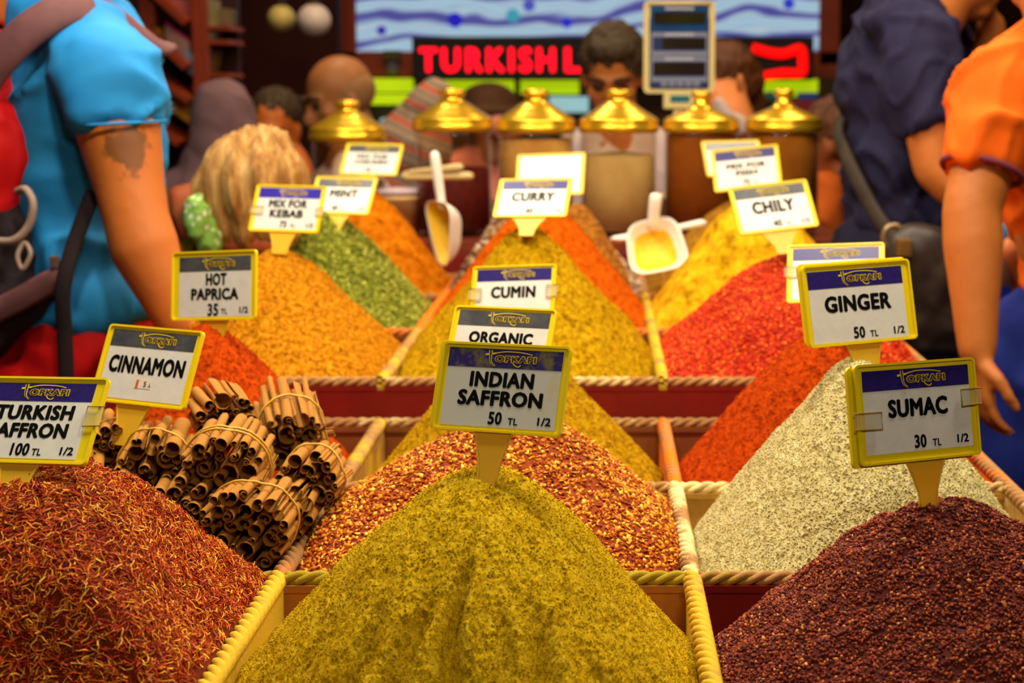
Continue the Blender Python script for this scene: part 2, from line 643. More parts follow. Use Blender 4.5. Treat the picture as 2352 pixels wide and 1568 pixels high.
def bits_flakes(P0, N, r, size, thick, tilt=0.5, aspect=(0.6, 1.0)):
    """little irregular chips: bent hexagon plates with thickness"""
    n = len(P0)
    A, B, C = frames(N, r, tilt)
    s = size * r.uniform(0.55, 1.25, (n, 1)); asp = r.uniform(*aspect, (n, 1))
    ang = np.linspace(0, 2 * np.pi, 6, endpoint=False)
    V = np.empty((n, 12, 3))
    for k, a in enumerate(ang):
        jit = r.uniform(0.7, 1.2, (n, 1))
        p = P0 + A * (np.cos(a) * s * jit) + B * (np.sin(a) * s * asp * jit) + C * (np.cos(2 * a) * s * 0.18)
        V[:, k] = p + C * thick; V[:, 6 + k] = p - C * thick
    b = (np.arange(n) * 12)[:, None]
    q = []
    q.append(np.concatenate([b + 0, b + 1, b + 2, b + 3], 1)); q.append(np.concatenate([b + 0, b + 3, b + 4, b + 5], 1))
    q.append(np.concatenate([b + 9, b + 8, b + 7, b + 6], 1)); q.append(np.concatenate([b + 11, b + 10, b + 9, b + 6], 1))
    for k in range(6):
        j = (k + 1) % 6
        q.append(np.concatenate([b + k, b + 6 + k, b + 6 + j, b + j], 1))
    return V.reshape(-1, 3), np.concatenate(q)


def bits_grains(P0, N, r, size, stretch=1.5):
    """irregular crumbs: jittered octahedra written as degenerate-free quads (two pyramids, 4-sided) -> cubes squashed"""
    n = len(P0)
    A, B, C = frames(N, r, 0.8)
    s = size * r.uniform(0.5, 1.3, (n, 1))
    V = np.empty((n, 8, 3))
    for k in range(8):
        sx, sy, sz = (1 if k & 1 else -1), (1 if k & 2 else -1), (1 if k & 4 else -1)
        j = r.uniform(0.35, 1.0, (n, 3))
        V[:, k] = P0 + A * (sx * s * j[:, :1] * stretch * 0.8) + B * (sy * s * j[:, 1:2] * 0.8) + C * (sz * s * j[:, 2:] * 0.7)
    b = (np.arange(n) * 8)[:, None]
    fs = [(0, 2, 3, 1), (4, 5, 7, 6), (0, 1, 5, 4), (2, 6, 7, 3), (0, 4, 6, 2), (1, 3, 7, 5)]
    return V.reshape(-1, 3), np.concatenate([np.concatenate([b + i for i in f], 1) for f in fs])


def bits_threads(P0, N, r, length, rad, segs=4):
    n = len(P0)
    A, B, C = frames(N, r, 0.33)
    L = length * r.uniform(0.5, 1.25, (n, 1))
    bend = r.normal(0, 0.32, (n, 1)); lift = r.normal(0.05, 0.16, (n, 1))
    V = np.empty((n, (segs + 1) * 3, 3))
    for i in range(segs + 1):
        t = i / segs - 0.5
        c = P0 + A * (L * t) + B * (L * bend * (t * t * 2 - 0.2) + L * 0.05 * np.sin(9 * t + bend * 20)) + C * (L * lift * (0.6 - 4 * t * t) + 0.0012)
        w = rad * (0.55 + 0.9 * (i / segs) ** 1.3) * r.uniform(0.8, 1.2, (n, 1))
        for k in range(3):
            a = 2 * math.pi * k / 3
            V[:, i * 3 + k] = c + B * (math.cos(a) * w) + C * (math.sin(a) * w * 0.8)
    b = (np.arange(n) * (segs + 1) * 3)[:, None]
    q = []
    for i in range(segs):
        for k in range(3):
            j = (k + 1) % 3
            q.append(np.concatenate([b + i * 3 + k, b + i * 3 + j, b + (i + 1) * 3 + j, b + (i + 1) * 3 + k], 1))
    return V.reshape(-1, 3), np.concatenate(q)


def ridges(dx, dy, d):
    """furrows raked down the near side of the big mustard-yellow heap"""
    ang = np.arctan2(dx, -dy)                       # 0 = straight towards the camera
    rad = np.sqrt(dx * dx + dy * dy)
    m = np.clip((d - 0.28) / 0.25, 0, 1) * np.clip((1.35 - d) / 0.3, 0, 1) * np.clip((1.25 - np.abs(ang)) / 0.4, 0, 1)
    z = 0
    for a0, w, dep, s0 in [(-0.34, 0.065, 0.026, 0.42), (-0.12, 0.055, 0.034, 0.34), (0.12, 0.045, 0.014, 0.5), (0.33, 0.055, 0.022, 0.5), (0.55, 0.05, 0.013, 0.6), (-0.62, 0.08, 0.018, 0.5), (-0.9, 0.09, 0.012, 0.6), (0.80, 0.07, 0.012, 0.62)]:
        st = np.clip((d - s0) / 0.14, 0, 1)
        wob = 0.03 * np.sin(rad * 60 + a0 * 9)
        z = z - dep * st * np.exp(-((ang - a0 + wob) / w) ** 2) + dep * 0.45 * st * np.exp(-((ang - a0 - 1.9 * w + wob) / (w * 0.9)) ** 2)
    return z * m


def apexP(px, py, Y):
    p = P(px, py, Y)
    return (p.x, p.y), p.z


def mound(col, row, upper, px, py, Yf=0.5, base=-0.045, **kw):
    Y = UY if upper else RY
    yy = Y[row] + (Y[row + 1] - Y[row]) * Yf
    (ax, ay), z = apexP(px, py, yy)
    zt = (Z2 if upper else Z1) - 2 * ROPE_R
    return Mound(col, row, upper, (ax, ay), z - zt - base, base, **kw)


def powder(name, dark, mid, light, scale=60, bump=0.9, rough=0.95, bscale=420):
    dark = [c * 0.88 for c in dark]
    return noise_mat(name, [dark, mid, light], scale, 8, rough, 0.05, bump, bscale, 0.006, lo=0.36, hi=0.64)


# front row
MD = {}
MD['saffron'] = mound(0, 0, False, 165, 1078, 0.52, base=-0.012, e=0.42, ax=0.31, ay=0.27, lump=0.008, fine=0)
MD['mustard'] = mound(1, 0, False, 1118, 1072, 0.5, e=0.32, ax=0.240, ay=0.26, base=-0.066, lump=0.004, lumpf=16, fine=0.0024, finef=210, extra=ridges, seed=3)
MD['sumac'] = mound(2, 0, False, 2185, 1142, 0.52, base=-0.06, e=0.30, ax=0.245, ay=0.24, lump=0.006, lumpf=30, fine=0, seed=5)
MD['flakes'] = mound(1, 1, False, 1185, 955, 0.5, base=-0.02, e=0.34, ax=0.26, ay=0.25, lump=0.004, fine=0, seed=7)
MD['ginger'] = mound(2, 1, False, 1965, 822, 0.5, base=-0.078, e=0.14, ax=0.235, ay=0.235, lump=0.006, lumpf=20, fine=0.0028, finef=170, seed=9)
MD['paprika'] = mound(0, 2, False, 478, 742, 0.5, base=-0.075, e=0.16, ax=0.235, ay=0.24, lump=0.004, fine=0.0032, finef=110, seed=11)
MD['turmeric'] = mound(1, 2, False, 1178, 762, 0.5, base=-0.075, e=0.16, ax=0.235, ay=0.24, lump=0.005, fine=0.003, finef=100, seed=13)
MD['cayenne'] = mound(2, 2, False, 1885, 755, 0.5, base=-0.075, e=0.18, ax=0.235, ay=0.24, lump=0.004, fine=0.0030, finef=110, seed=15)
MD['kebab'] = mound(0, 0, True, 640, 572, 0.5, base=-0.03, e=0.16, ax=0.245, ay=0.30, lump=0.006, fine=0.0042, finef=95, seed=17)
MD['curry'] = mound(1, 0, True, 1215, 522, 0.5, base=-0.035, e=0.12, ax=0.235, ay=0.29, lump=0.006, fine=0.0034, finef=80, seed=19, streak=0.003)
MD['chili'] = mound(2, 0, True, 1830, 578, 0.5, base=-0.02, e=0.30, ax=0.25, ay=0.30, lump=0.006, fine=0, seed=21)
MD['mint'] = mound(0, 1, True, 735, 478, 0.5, base=-0.03, e=0.2, ax=0.24, ay=0.29, lump=0.006, fine=0, seed=23)
MD['ochre'] = mound(1, 1, True, 1245, 452, 0.5, base=-0.03, e=0.16, ax=0.24, ay=0.29, lump=0.006, fine=0.003, finef=80, seed=25)
MD['yellow'] = mound(2, 1, True, 1735, 432, 0.5, base=-0.03, e=0.18, ax=0.25, ay=0.29, lump=0.005, fine=0.003, finef=60, seed=27, streak=0.007)
MD['orange'] = mound(0, 2, True, 815, 412, 0.5, base=-0.03, e=0.18, ax=0.25, ay=0.24, lump=0.006, fine=0.003, finef=60, seed=29)
MD['pods'] = mound(1, 2, True, 1145, 425, 0.5, base=-0.03, e=0.2, ax=0.25, ay=0.24, lump=0.006, fine=0, seed=31)
MD['bran'] = mound(1, 2, True, 1330, 470, 0.42, base=-0.03, e=0.2, ax=0.22, ay=0.24, lump=0.006, fine=0.003, finef=60, seed=35)
MD['grain'] = mound(2, 2, True, 1690, 455, 0.5, base=-0.03, e=0.2, ax=0.25, ay=0.24, lump=0.006, fine=0.002, finef=40, seed=33)

MD['mustard'].mesh('mustard_yellow_powder_heap', powder('mustard_powder', (204, 156, 8), (228, 182, 18), (240, 200, 40), 90), 0.0012, 'big mustard yellow powder heap with raked furrows, front row centre under the INDIAN SAFFRON card')
MD['ginger'].mesh('ginger_powder_heap', powder('ginger_powder', (240, 216, 138), (248, 228, 156), (252, 238, 180), 90), 0.0014, 'pale cream ginger powder heap behind the SUMAC card')
MD['paprika'].mesh('paprika_powder_heap', powder('paprika_powder', (186, 52, 2), (216, 74, 6), (228, 92, 10), 90), 0.0022, 'bright orange-red powder heap under the HOT PAPRICA card on the left')
MD['turmeric'].mesh('cumin_powder_heap', powder('cumin_powder', (184, 128, 4), (214, 160, 10), (228, 178, 24), 80), 0.0022, 'golden yellow powder heap behind the chili seed flakes, under the CUMIN card')
MD['cayenne'].mesh('cayenne_powder_heap', powder('cayenne_powder', (182, 52, 2), (212, 72, 6), (224, 88, 10), 90), 0.0022, 'orange-red powder heap between the maroon board and the cream ginger heap')
MD['kebab'].mesh('kebab_mix_heap', powder('kebab_mix', (164, 94, 4), (212, 134, 12), (226, 156, 34), 130, bscale=200), 0.0025, 'ochre brown spice mix heap under the MIX FOR KEBAB card')
MD['curry'].mesh('curry_powder_heap', powder('curry_powder', (186, 130, 0), (218, 166, 8), (230, 182, 24), 80), 0.0025, 'tall yellow powder heap under the CURRY card in the upper tier')
MD['ochre'].mesh('orange_powder_heap', powder('orange_powder', (210, 82, 0), (236, 104, 4), (242, 120, 10), 80), 0.003, 'vivid orange powder heap behind the yellow curry heap, centre column')
MD['yellow'].mesh('fish_mix_heap', powder('fish_mix', (150, 112, 4), (226, 168, 12), (240, 190, 34), 26, bscale=160), 0.003, 'yellow streaked spice heap under the MIX FOR FISH card')
MD['orange'].mesh('chicken_mix_heap', powder('chicken_mix', (212, 100, 2), (240, 134, 8), (246, 150, 22), 50), 0.003, 'light orange powder heap under the MIX FOR CHICKEN card, rear left')
MD['grain'].mesh('brown_spice_heap', powder('brown_spice', (140, 90, 20), (176, 120, 34), (196, 142, 50), 60), 0.003, 'brown spice heap in the rear right compartment in front of the brown jars')

# loose crumbs lying on the powder heaps
for key, oname, n_, sz in (('mustard', 'mustard_yellow_powder_heap', 60000, 0.00075), ('ginger', 'ginger_powder_heap', 60000, 0.0010), ('paprika', 'paprika_powder_heap', 24000, 0.0013),
                           ('turmeric', 'cumin_powder_heap', 24000, 0.0014), ('cayenne', 'cayenne_powder_heap', 24000, 0.0013), ('kebab', 'kebab_mix_heap', 26000, 0.0018),
                           ('curry', 'curry_powder_heap', 18000, 0.0018), ('ochre', 'orange_powder_heap', 9000, 0.0026), ('orange', 'chicken_mix_heap', 8000, 0.0026)):
    o = bpy.data.objects[oname]
    p0, n0, r0 = MD[key].scatter(n_, 0.0002, 20)
    v, q = bits_grains(p0, n0, r0, sz, 1.2)
    add_bits(o, v, q, o.data.materials[0])

o = MD['bran'].mesh('brown_grain_heap', noise_mat('brown_grain', [(120, 66, 10), (176, 108, 28), (200, 140, 56)], 90, 5, 0.9, 0.1, 0.8, 300, 0.005), 0.004, 'brown granular spice heap showing between the orange heap and the dusted scoop')
p0, n0, r0 = MD['bran'].scatter(9000, 0.001, 30)
v, q = bits_grains(p0, n0, r0, 0.0024, 1.4)
add_bits(o, v, q, island_mat('bran_flake', [(0.0, (120, 60, 8)), (0.5, (176, 104, 24)), (1.0, (214, 158, 76))], 0.7, 0.15))

# heaps made of loose bits
o = MD['saffron'].mesh('saffron_thread_heap', noise_mat('saffron_under', [(92, 22, 2), (126, 44, 4)], 200, 3, 0.8), 0.004, 'heap of dark red and golden saffron threads, front left under the TURKISH SAFFRON card')
p0, n0, r0 = MD['saffron'].scatter(30000, 0.0004, 1)
v, q = bits_threads(p0, n0, r0, 0.0150, 0.00062)
add_bits(o, v, q, island_mat('saffron_thread', [(0.0, (120, 20, 3)), (0.35, (172, 48, 5)), (0.6, (196, 84, 8)), (0.8, (224, 140, 26)), (1.0, (240, 184, 70))], 0.55, 0.15))

o = MD['sumac'].mesh('sumac_heap', noise_mat('sumac_under', [(62, 14, 8), (92, 28, 14)], 200, 3, 0.8), 0.004, 'dark maroon sumac heap in the front right compartment')
p0, n0, r0 = MD['sumac'].scatter(52000, 0.0003, 2)
v, q = bits_grains(p0, n0, r0, 0.0018, 1.5)
add_bits(o, v, q, island_mat('sumac_grain', [(0.0, (66, 14, 8)), (0.45, (104, 32, 14)), (0.8, (134, 52, 20)), (0.95, (166, 84, 34)), (1.0, (206, 140, 66))], 0.6, 0.15))

o = MD['flakes'].mesh('chili_seed_heap', noise_mat('flake_under', [(110, 34, 4), (150, 66, 8)], 200, 3, 0.8), 0.004, 'heap of red chili flakes with many golden seeds behind the mustard yellow heap')
p0, n0, r0 = MD['flakes'].scatter(22000, 0.0006, 3)
v, q = bits_flakes(p0, n0, r0, 0.0030, 0.0004, 0.5)
add_bits(o, v, q, island_mat('chili_seed', [(0.0, (124, 28, 0)), (0.3, (168, 74, 2)), (0.55, (200, 112, 8)), (0.8, (228, 154, 26)), (1.0, (244, 194, 76))], 0.5, 0.15))

o = MD['chili'].mesh('chili_flake_heap', noise_mat('chili_under', [(136, 22, 2), (176, 40, 6)], 100, 3, 0.8), 0.005, 'coarse bright red chili flake heap under the CHILY card on the right')
p0, n0, r0 = MD['chili'].scatter(24000, 0.0006, 4)
v, q = bits_flakes(p0, n0, r0, 0.0032, 0.0006, 0.7)
add_bits(o, v, q, island_mat('chili_flake', [(0.0, (150, 20, 0)), (0.5, (200, 44, 0)), (0.8, (220, 72, 4)), (1.0, (240, 130, 40))], 0.5, 0.12))

o = MD['mint'].mesh('mint_heap', noise_mat('mint_under', [(70, 76, 4), (104, 108, 16)], 100, 3, 0.8), 0.005, 'green dried mint heap under the MINT card')
p0, n0, r0 = MD['mint'].scatter(16000, 0.0012, 5)
v, q = bits_flakes(p0, n0, r0, 0.0042, 0.0005, 0.8)
add_bits(o, v, q, island_mat('mint_leaf', [(0.0, (74, 80, 4)), (0.4, (116, 120, 18)), (0.8, (152, 152, 42)), (1.0, (186, 184, 84))], 0.7, 0.2))

o = MD['pods'].mesh('grey_pod_heap', noise_mat('pod_under', [(110, 76, 40), (160, 110, 60)], 60, 3, 0.8), 0.006, 'heap of greyish brown seed pods behind the upright white scoop')
p0, n0, r0 = MD['pods'].scatter(5200, 0.003, 6)
v, q = bits_grains(p0, n0, r0, 0.0062, 1.5)
add_bits(o, v, q, island_mat('seed_pod', [(0.0, (92, 62, 40)), (0.4, (150, 112, 74)), (0.75, (186, 156, 122)), (1.0, (218, 198, 176))], 0.4, 0.4))


# ------------------------------------------------------------------ lettering
_text_cache = {}


def text_mesh(txt, bold, shear=0.0, space=1.0):
    """unit-height capitals, centred, as vertices and faces"""
    k = (txt, bold, shear, space)
    if k in _text_cache:
        return _text_cache[k]
    c = bpy.data.curves.new('lettering', 'FONT')
    c.body = txt
    c.size = 1.0
    c.shear = shear
    c.space_character = space
    c.resolution_u = 3
    c.extrude = 0.012
    o = bpy.data.objects.new('lettering', c)
    COL.objects.link(o)
    bpy.context.view_layer.update()
    me = bpy.data.meshes.new_from_object(o.evaluated_get(bpy.context.evaluated_depsgraph_get()))
    v = np.empty(len(me.vertices) * 3, np.float32); me.vertices.foreach_get('co', v); v = v.reshape(-1, 3)
    f = [tuple(p.vertices) for p in me.polygons]
    bpy.data.objects.remove(o); bpy.data.curves.remove(c); bpy.data.meshes.remove(me)
    if bold > 0:
        nv = len(v); f0 = f; v0 = v
        for k_ in range(8):
            a_ = math.pi * k_ / 4
            f = f + [tuple(i + nv * (k_ + 1) for i in q) for q in f0]
            v = np.concatenate([v, v0 + np.array([math.cos(a_), math.sin(a_) * 0.8, 0]) * bold])
        v = v.astype(np.float32)
    lo, hi = v.min(0), v.max(0)
    v = (v - (lo + hi) / 2)
    s = 1.0 / (hi[1] - lo[1])
    v[:, :2] *= s
    v[:, 2] = np.where(v[:, 2] > 0, 1.0, -1.0)
    _text_cache[k] = (v, f, (hi[0] - lo[0]) * s)
    return _text_cache[k]


INK = noise_mat('black_ink', [(14, 12, 10), (34, 32, 26)], 900, 3, 0.6, bump=0)
HEAD_PURPLE = noise_mat('purple_header', [(34, 20, 92), (48, 36, 116)], 220, 5, 0.35, 0.5, bump=0)
HEAD_GREY = noise_mat('glare_grey_header', [(54, 56, 66), (92, 92, 92)], 26, 4, 0.3, 0.6, bump=0)  # grey imitates glare on a glossy purple header, put into the colour
HEAD_DUST = noise_mat('dusty_header', [(40, 26, 100), (118, 106, 40)], 24, 6, 0.5, 0.4, bump=0, lo=0.5, hi=0.62)
HEAD_BLUE = noise_mat('blue_header', [(44, 30, 150), (58, 44, 170)], 40, 4, 0.35, 0.5, bump=0)
PAPER = noise_mat('white_card', [(214, 210, 200), (226, 222, 214)], 60, 4, 0.32, 0.45, bump=0)
PAPER_DUST = noise_mat('dusty_card', [(206, 204, 192), (208, 190, 90)], 16, 6, 0.4, 0.4, bump=0, lo=0.56, hi=0.74)
LOGO_Y = M('logo_gold', (232, 200, 40), 0.5)
LOGO_D = M('logo_dark', (30, 24, 60), 0.5)
YPLASTIC = base_mat('yellow_plastic', (236, 208, 20), 0.35, 0, 0.4)[0]
YPLASTIC2 = base_mat('amber_plastic', (222, 172, 40), 0.38, 0, 0.4, Subsurface_Weight=0.15)[0]
TAPE = M('clear_tape', (214, 204, 160), 0.2, 0, 0.6, Alpha=0.2)
STICKER = M('price_sticker', (226, 214, 196), 0.5)
STICKER_R = M('sticker_red', (190, 96, 60), 0.5)


def rounded_rect(w, h, r, n=5, cx=0.0, cy=0.0):
    pts = []
    for sx, sy, a0 in ((1, 1, 0), (-1, 1, 90), (-1, -1, 180), (1, -1, 270)):
        for k in range(n + 1):
            a = math.radians(a0 + 90 * k / n)
            pts.append((cx + sx * (w / 2 - r) + r * math.cos(a), cy + sy * (h / 2 - r) + r * math.sin(a)))
    return pts


def slab(pts, z0, z1):
    n = len(pts)
    v = [(x, y, z0) for x, y in pts] + [(x, y, z1) for x, y in pts]
    f = [tuple(range(n - 1, -1, -1)), tuple(range(n, 2 * n))] + [(i, (i + 1) % n, n + (i + 1) % n, n + i) for i in range(n)]
    return v, f


def ribbon2(pts, w, z0, z1):
    """flat brush stroke of varying width in the card's plane"""
    pts = [Vector((p[0], p[1], 0)) for p in pts]
    n = len(pts)
    ws = w if hasattr(w, '__len__') else [w] * n
    L, R = [], []
    for i in range(n):
        t = (pts[min(i + 1, n - 1)] - pts[max(i - 1, 0)]).normalized()
        s = Vector((-t.y, t.x, 0))
        L.append(pts[i] + s * ws[i] / 2); R.append(pts[i] - s * ws[i] / 2)
    v, f = [], []
    for i in range(n):
        v += [(L[i].x, L[i].y, z1), (R[i].x, R[i].y, z1), (L[i].x, L[i].y, z0), (R[i].x, R[i].y, z0)]
    for i in range(n - 1):
        a, b = i * 4, i * 4 + 4
        f += [(a + 1, b + 1, b, a), (a + 2, b + 2, b + 3, a + 3), (a, b, b + 2, a + 2), (a + 3, b + 3, b + 1, a + 1)]
    f += [(0, 2, 3, 1), (4 * n - 4, 4 * n - 3, 4 * n - 1, 4 * n - 2)]
    return v, f


class Card:
    def __init__(self, tl, tr, bl, Y, label, aspect=1.5):
        u = Vector((tr[0] - tl[0], tr[1] - tl[1])); v = Vector((bl[0] - tl[0], bl[1] - tl[1]))
        s = u.dot(v)
        A2 = aspect ** 2
        b = A2 * v.length_squared - u.length_squared
        q = (-b + math.sqrt(b * b + 4 * A2 * s * s)) / (2 * A2)
        dv = -math.sqrt(max(q, 1e-6))
        du = -s / dv if abs(dv) > 1 else 0
        c = P(tl[0] + (u.x + v.x) / 2, tl[1] + (u.y + v.y) / 2, Y)
        k = scale_at(c)
        U = (CAM_R * u.x - CAM_U * u.y + CAM_F * du) * k
        Vd = (CAM_R * v.x - CAM_U * v.y + CAM_F * dv) * k
        self.W = U.length
        self.H = Vd.length
        self.X = U.normalized(); self.Yv = (-Vd).normalized()
        self.Z = self.X.cross(self.Yv).normalized()
        self.Yv = self.Z.cross(self.X)
        self.c = c
        self.root = empty('price_sign', c, label, 'price sign', None)
        self.m = Matrix((self.X, self.Yv, self.Z)).transposed()

    def put(self, name, vf, mat, parent=None, smooth=False):
        v, f = vf
        vv = [self.m @ Vector(p) + self.c for p in v]
        return link(name, mesh_from(name, vv, f, smooth), mat, parent or self.root)

    def text(self, txt, x, y, h, wmax=None, bold=0.03, z=0.0, mat=None, name='lettering', parent=None, squeeze=1.0, space=1.08, thick=0.0002):
        v, f, w = text_mesh(txt, bold, 0.0, space)
        sx = squeeze
        if wmax: sx = wmax / (w * h)
        vv = np.empty_like(v)
        vv[:, 0] = v[:, 0] * h * sx + x; vv[:, 1] = v[:, 1] * h + y
        vv[:, 2] = z + v[:, 2] * thick
        return self.put(name, (vv, f), mat or INK, parent)


def price_sign(tl, tr, bl, Y, label, lines, price=None, half=True, head=None, paper=None, back=(0, 0), stem=(0.42, 0.16, 0.52), stem_x=0.0, paper_off=(0, 0), logo=True, price_x=-0.02, price_h=0.165, tape=(), sticker=False, margins=(0.055, 0.055, 0.06, 0.06)):
    """lines: [(text, x, y, height, width)] in fractions of the paper"""
    C = Card(tl, tr, bl, Y, label)
    W, H = C.W, C.H
    t = 0.0022
    r = 0.035 * W
    fr = C.put('frame', slab(rounded_rect(W, H, r), -t, t * 0.3), YPLASTIC)
    # raised rim of the holder
    out, inn = rounded_rect(W, H, r), rounded_rect(W * 0.965, H * 0.95, r * 0.7)
    n = len(out)
    zt = t * 1.1
    v = [(x, y, t * 0.2) for x, y in out] + [(x, y, zt) for x, y in out] + [(x, y, zt) for x, y in inn] + [(x, y, t * 0.2) for x, y in inn]
    f = []
    for i in range(n):
        j = (i + 1) % n
        f += [(i, j, n + j, n + i), (n + i, n + j, 2 * n + j, 2 * n + i), (2 * n + i, 2 * n + j, 3 * n + j, 3 * n + i)]
    C.put('frame_rim', (v, f), YPLASTIC, fr)
    if back != (0, 0):
        C.put('back_plate', slab(rounded_rect(W, H, r, cx=back[0] * W, cy=back[1] * H), -t * 3.0, -t * 1.3), YPLASTIC)
    l, rr, tp, bt = margins
    pw, ph = W * (1 - l - rr), H * (1 - tp - bt)
    cx, cy = (l - rr) / 2 * W + paper_off[0] * W, (bt - tp) / 2 * H + paper_off[1] * H
    zp = t * 0.3
    card = C.put('card', slab([(cx - pw / 2, cy - ph / 2), (cx + pw / 2, cy - ph / 2), (cx + pw / 2, cy + ph / 2), (cx - pw / 2, cy + ph / 2)], zp, zp + 0.0004), paper or PAPER)
    zc = zp + 0.0004
    hh = ph * 0.245
    hd = C.put('header_band', slab([(cx - pw / 2, cy + ph / 2 - hh), (cx + pw / 2, cy + ph / 2 - hh), (cx + pw / 2, cy + ph / 2), (cx - pw / 2, cy + ph / 2)], zc - 0.0001, zc + 0.0002), head or HEAD_PURPLE, card)
    zh = zc + 0.0002
    if logo:
        lw = pw * 0.46
        lx, ly = cx + pw * 0.05, cy + ph / 2 - hh * 0.5
        C.text('OPKAPI', lx + lw * 0.09, ly - hh * 0.02, hh * 0.40, lw * 0.80, 0.10, zh + 0.0002, LOGO_Y, 'logo', card, thick=0.0002)
        C.text('OPKAPI', lx + lw * 0.09, ly - hh * 0.02, hh * 0.31, lw * 0.765, 0.0, zh + 0.0005, LOGO_D, 'logo', card, thick=0.0001)
        bx = lx - lw * 0.40

        def stroke(pts, ws, mat, dz):
            return ribbon2(smooth_path([(p[0], p[1], 0) for p in pts], 5), ws, zh + dz, zh + dz + 0.0002)

        def taper(n_, w0, w1):
            return [w0 + (w1 - w0) * i / (n_ - 1) for i in range(n_)]
        blade = [(bx, ly + hh * 0.42), (bx + lw * 0.01, ly + hh * 0.05), (bx + lw * 0.03, ly - hh * 0.22), (bx + lw * 0.11, ly - hh * 0.42)]
        V, Fs = [], []
        for pts, w0, w1 in [(blade, hh * 0.20, hh * 0.06),
                            ([(bx - lw * 0.09, ly + hh * 0.18), (bx, ly + hh * 0.22), (bx + lw * 0.10, ly + hh * 0.26)], hh * 0.10, hh * 0.08),
                            ([(bx + lw * 0.10, ly + hh * 0.27), (bx + lw * 0.3, ly + hh * 0.37), (bx + lw * 0.6, ly + hh * 0.35), (bx + lw * 0.80, ly + hh * 0.25)], hh * 0.05, hh * 0.04),
                            ([(lx + lw * 0.02, ly - hh * 0.08), (lx + lw * 0.08, ly - hh * 0.32), (lx + lw * 0.16, ly - hh * 0.40), (lx + lw * 0.20, ly - hh * 0.30)], hh * 0.05, hh * 0.04)]:
            sp = smooth_path([(p[0], p[1], 0) for p in pts], 5)
            v, f = ribbon2(sp, taper(len(sp), w0, w1), zh, zh + 0.0004)
            Fs += [tuple(i + len(V) for i in q) for q in f]; V += v
        C.put('logo', (V, Fs), LOGO_Y, card)
        sp = smooth_path([(p[0], p[1], 0) for p in blade], 5)
        C.put('logo', ribbon2(sp, taper(len(sp), hh * 0.09, hh * 0.015), zh + 0.0004, zh + 0.0006), LOGO_D, card)
    for txt, x, y, h, w in lines:
        C.text(txt, cx + x * pw, cy + y * ph, h * ph, w * pw, 0.055, zc + 0.0001, INK, 'product_name', card)
    if price:
        C.text(price, cx + price_x * pw, cy - ph * 0.385, ph * price_h, None, 0.04, zc + 0.0001, INK, 'price', card, 0.80)
        C.text('TL', cx + (price_x + 0.155) * pw, cy - ph * 0.415, ph * 0.088, None, 0.025, zc + 0.0001, INK, 'price', card, 0.9)
        if half:
            C.text('1/2', cx + pw * 0.405, cy - ph * 0.395, ph * 0.105, None, 0.035, zc + 0.0001, INK, 'price', card, 1.05)
    for sx, ty, tw, th in tape:
        x0 = sx * W / 2
        pts = [(x0 + sx * 0.004, ty * H - th * H / 2), (x0 - sx * tw * W, ty * H - th * H / 2 - 0.001), (x0 - sx * tw * W, ty * H + th * H / 2), (x0 + sx * 0.004, ty * H + th * H / 2)]
        if sx > 0: pts = pts[::-1]
        tp_ = C.put('tape', slab(pts, zt + 0.0002, zt + 0.0006), TAPE)
        ed = [(p[0], p[1], zt + 0.0006) for p in pts]
        v, f = tube([C.m @ Vector(p) + C.c for p in (ed if sx < 0 else ed[::-1])], 0.0007, 5)
        link('tape_edge', mesh_from('tape_edge', v, f, True), M('tape_edge', (150, 120, 30), 0.5), tp_)
    if sticker:
        a = math.radians(-2)
        st = C.put('price_sticker', slab([(cx - 0.08 * W, cy - 0.33 * ph), (cx + 0.10 * W, cy - 0.33 * ph), (cx + 0.10 * W, cy - 0.20 * ph), (cx - 0.08 * W, cy - 0.20 * ph)], zc, zc + 0.0003), STICKER, card)
        C.put('price_sticker_stripe', slab([(cx - 0.06 * W, cy - 0.325 * ph), (cx - 0.035 * W, cy - 0.325 * ph), (cx - 0.035 * W, cy - 0.205 * ph), (cx - 0.06 * W, cy - 0.205 * ph)], zc + 0.0003, zc + 0.0005), STICKER_R, card)
        C.text('5', cx + 0.035 * W, cy - 0.262 * ph, ph * 0.075, None, 0.0, zc + 0.0005, INK, 'price', card)
        C.text('.L', cx + 0.085 * W, cy - 0.27 * ph, ph * 0.05, None, 0.0, zc + 0.0005, INK, 'price', card)
    if stem:
        w0, w1, L = stem
        y0 = -H / 2 + 0.003
        pts = []
        ns = 10
        left, right = [], []
        for i in range(ns + 1):
            tt = i / ns
            wd = (w1 + (w0 - w1) * (1 - min(tt / 0.75, 1)) ** 1.25) * W / 2
            left.append((stem_x * W - wd, y0 - L * H * tt)); right.append((stem_x * W + wd, y0 - L * H * tt))
        poly = left + right[::-1]
        v = [(x, y, -t * 1.4) for x, y in poly] + [(x, y, -t * 0.1) for x, y in poly]
        m_ = len(poly)
        f = []
        for i in range(ns):
            a0, a1, b0, b1 = i, i + 1, m_ - 1 - i, m_ - 2 - i
            f += [(a0, a1, b1, b0), (m_ + b0, m_ + b1, m_ + a1, m_ + a0)]
        f += [(i, (i + 1) % m_, m_ + (i + 1) % m_, m_ + i) for i in range(m_)]
        so = C.put('stem', (v, f), YPLASTIC2)
        for edge in (left, right):
            v, f = tube([C.m @ Vector((x, y, -t * 0.1)) + C.c for x, y in edge], 0.0011, 6)
            link('stem_rib', mesh_from('stem_rib', v, f, True), YPLASTIC2, so)
    return C


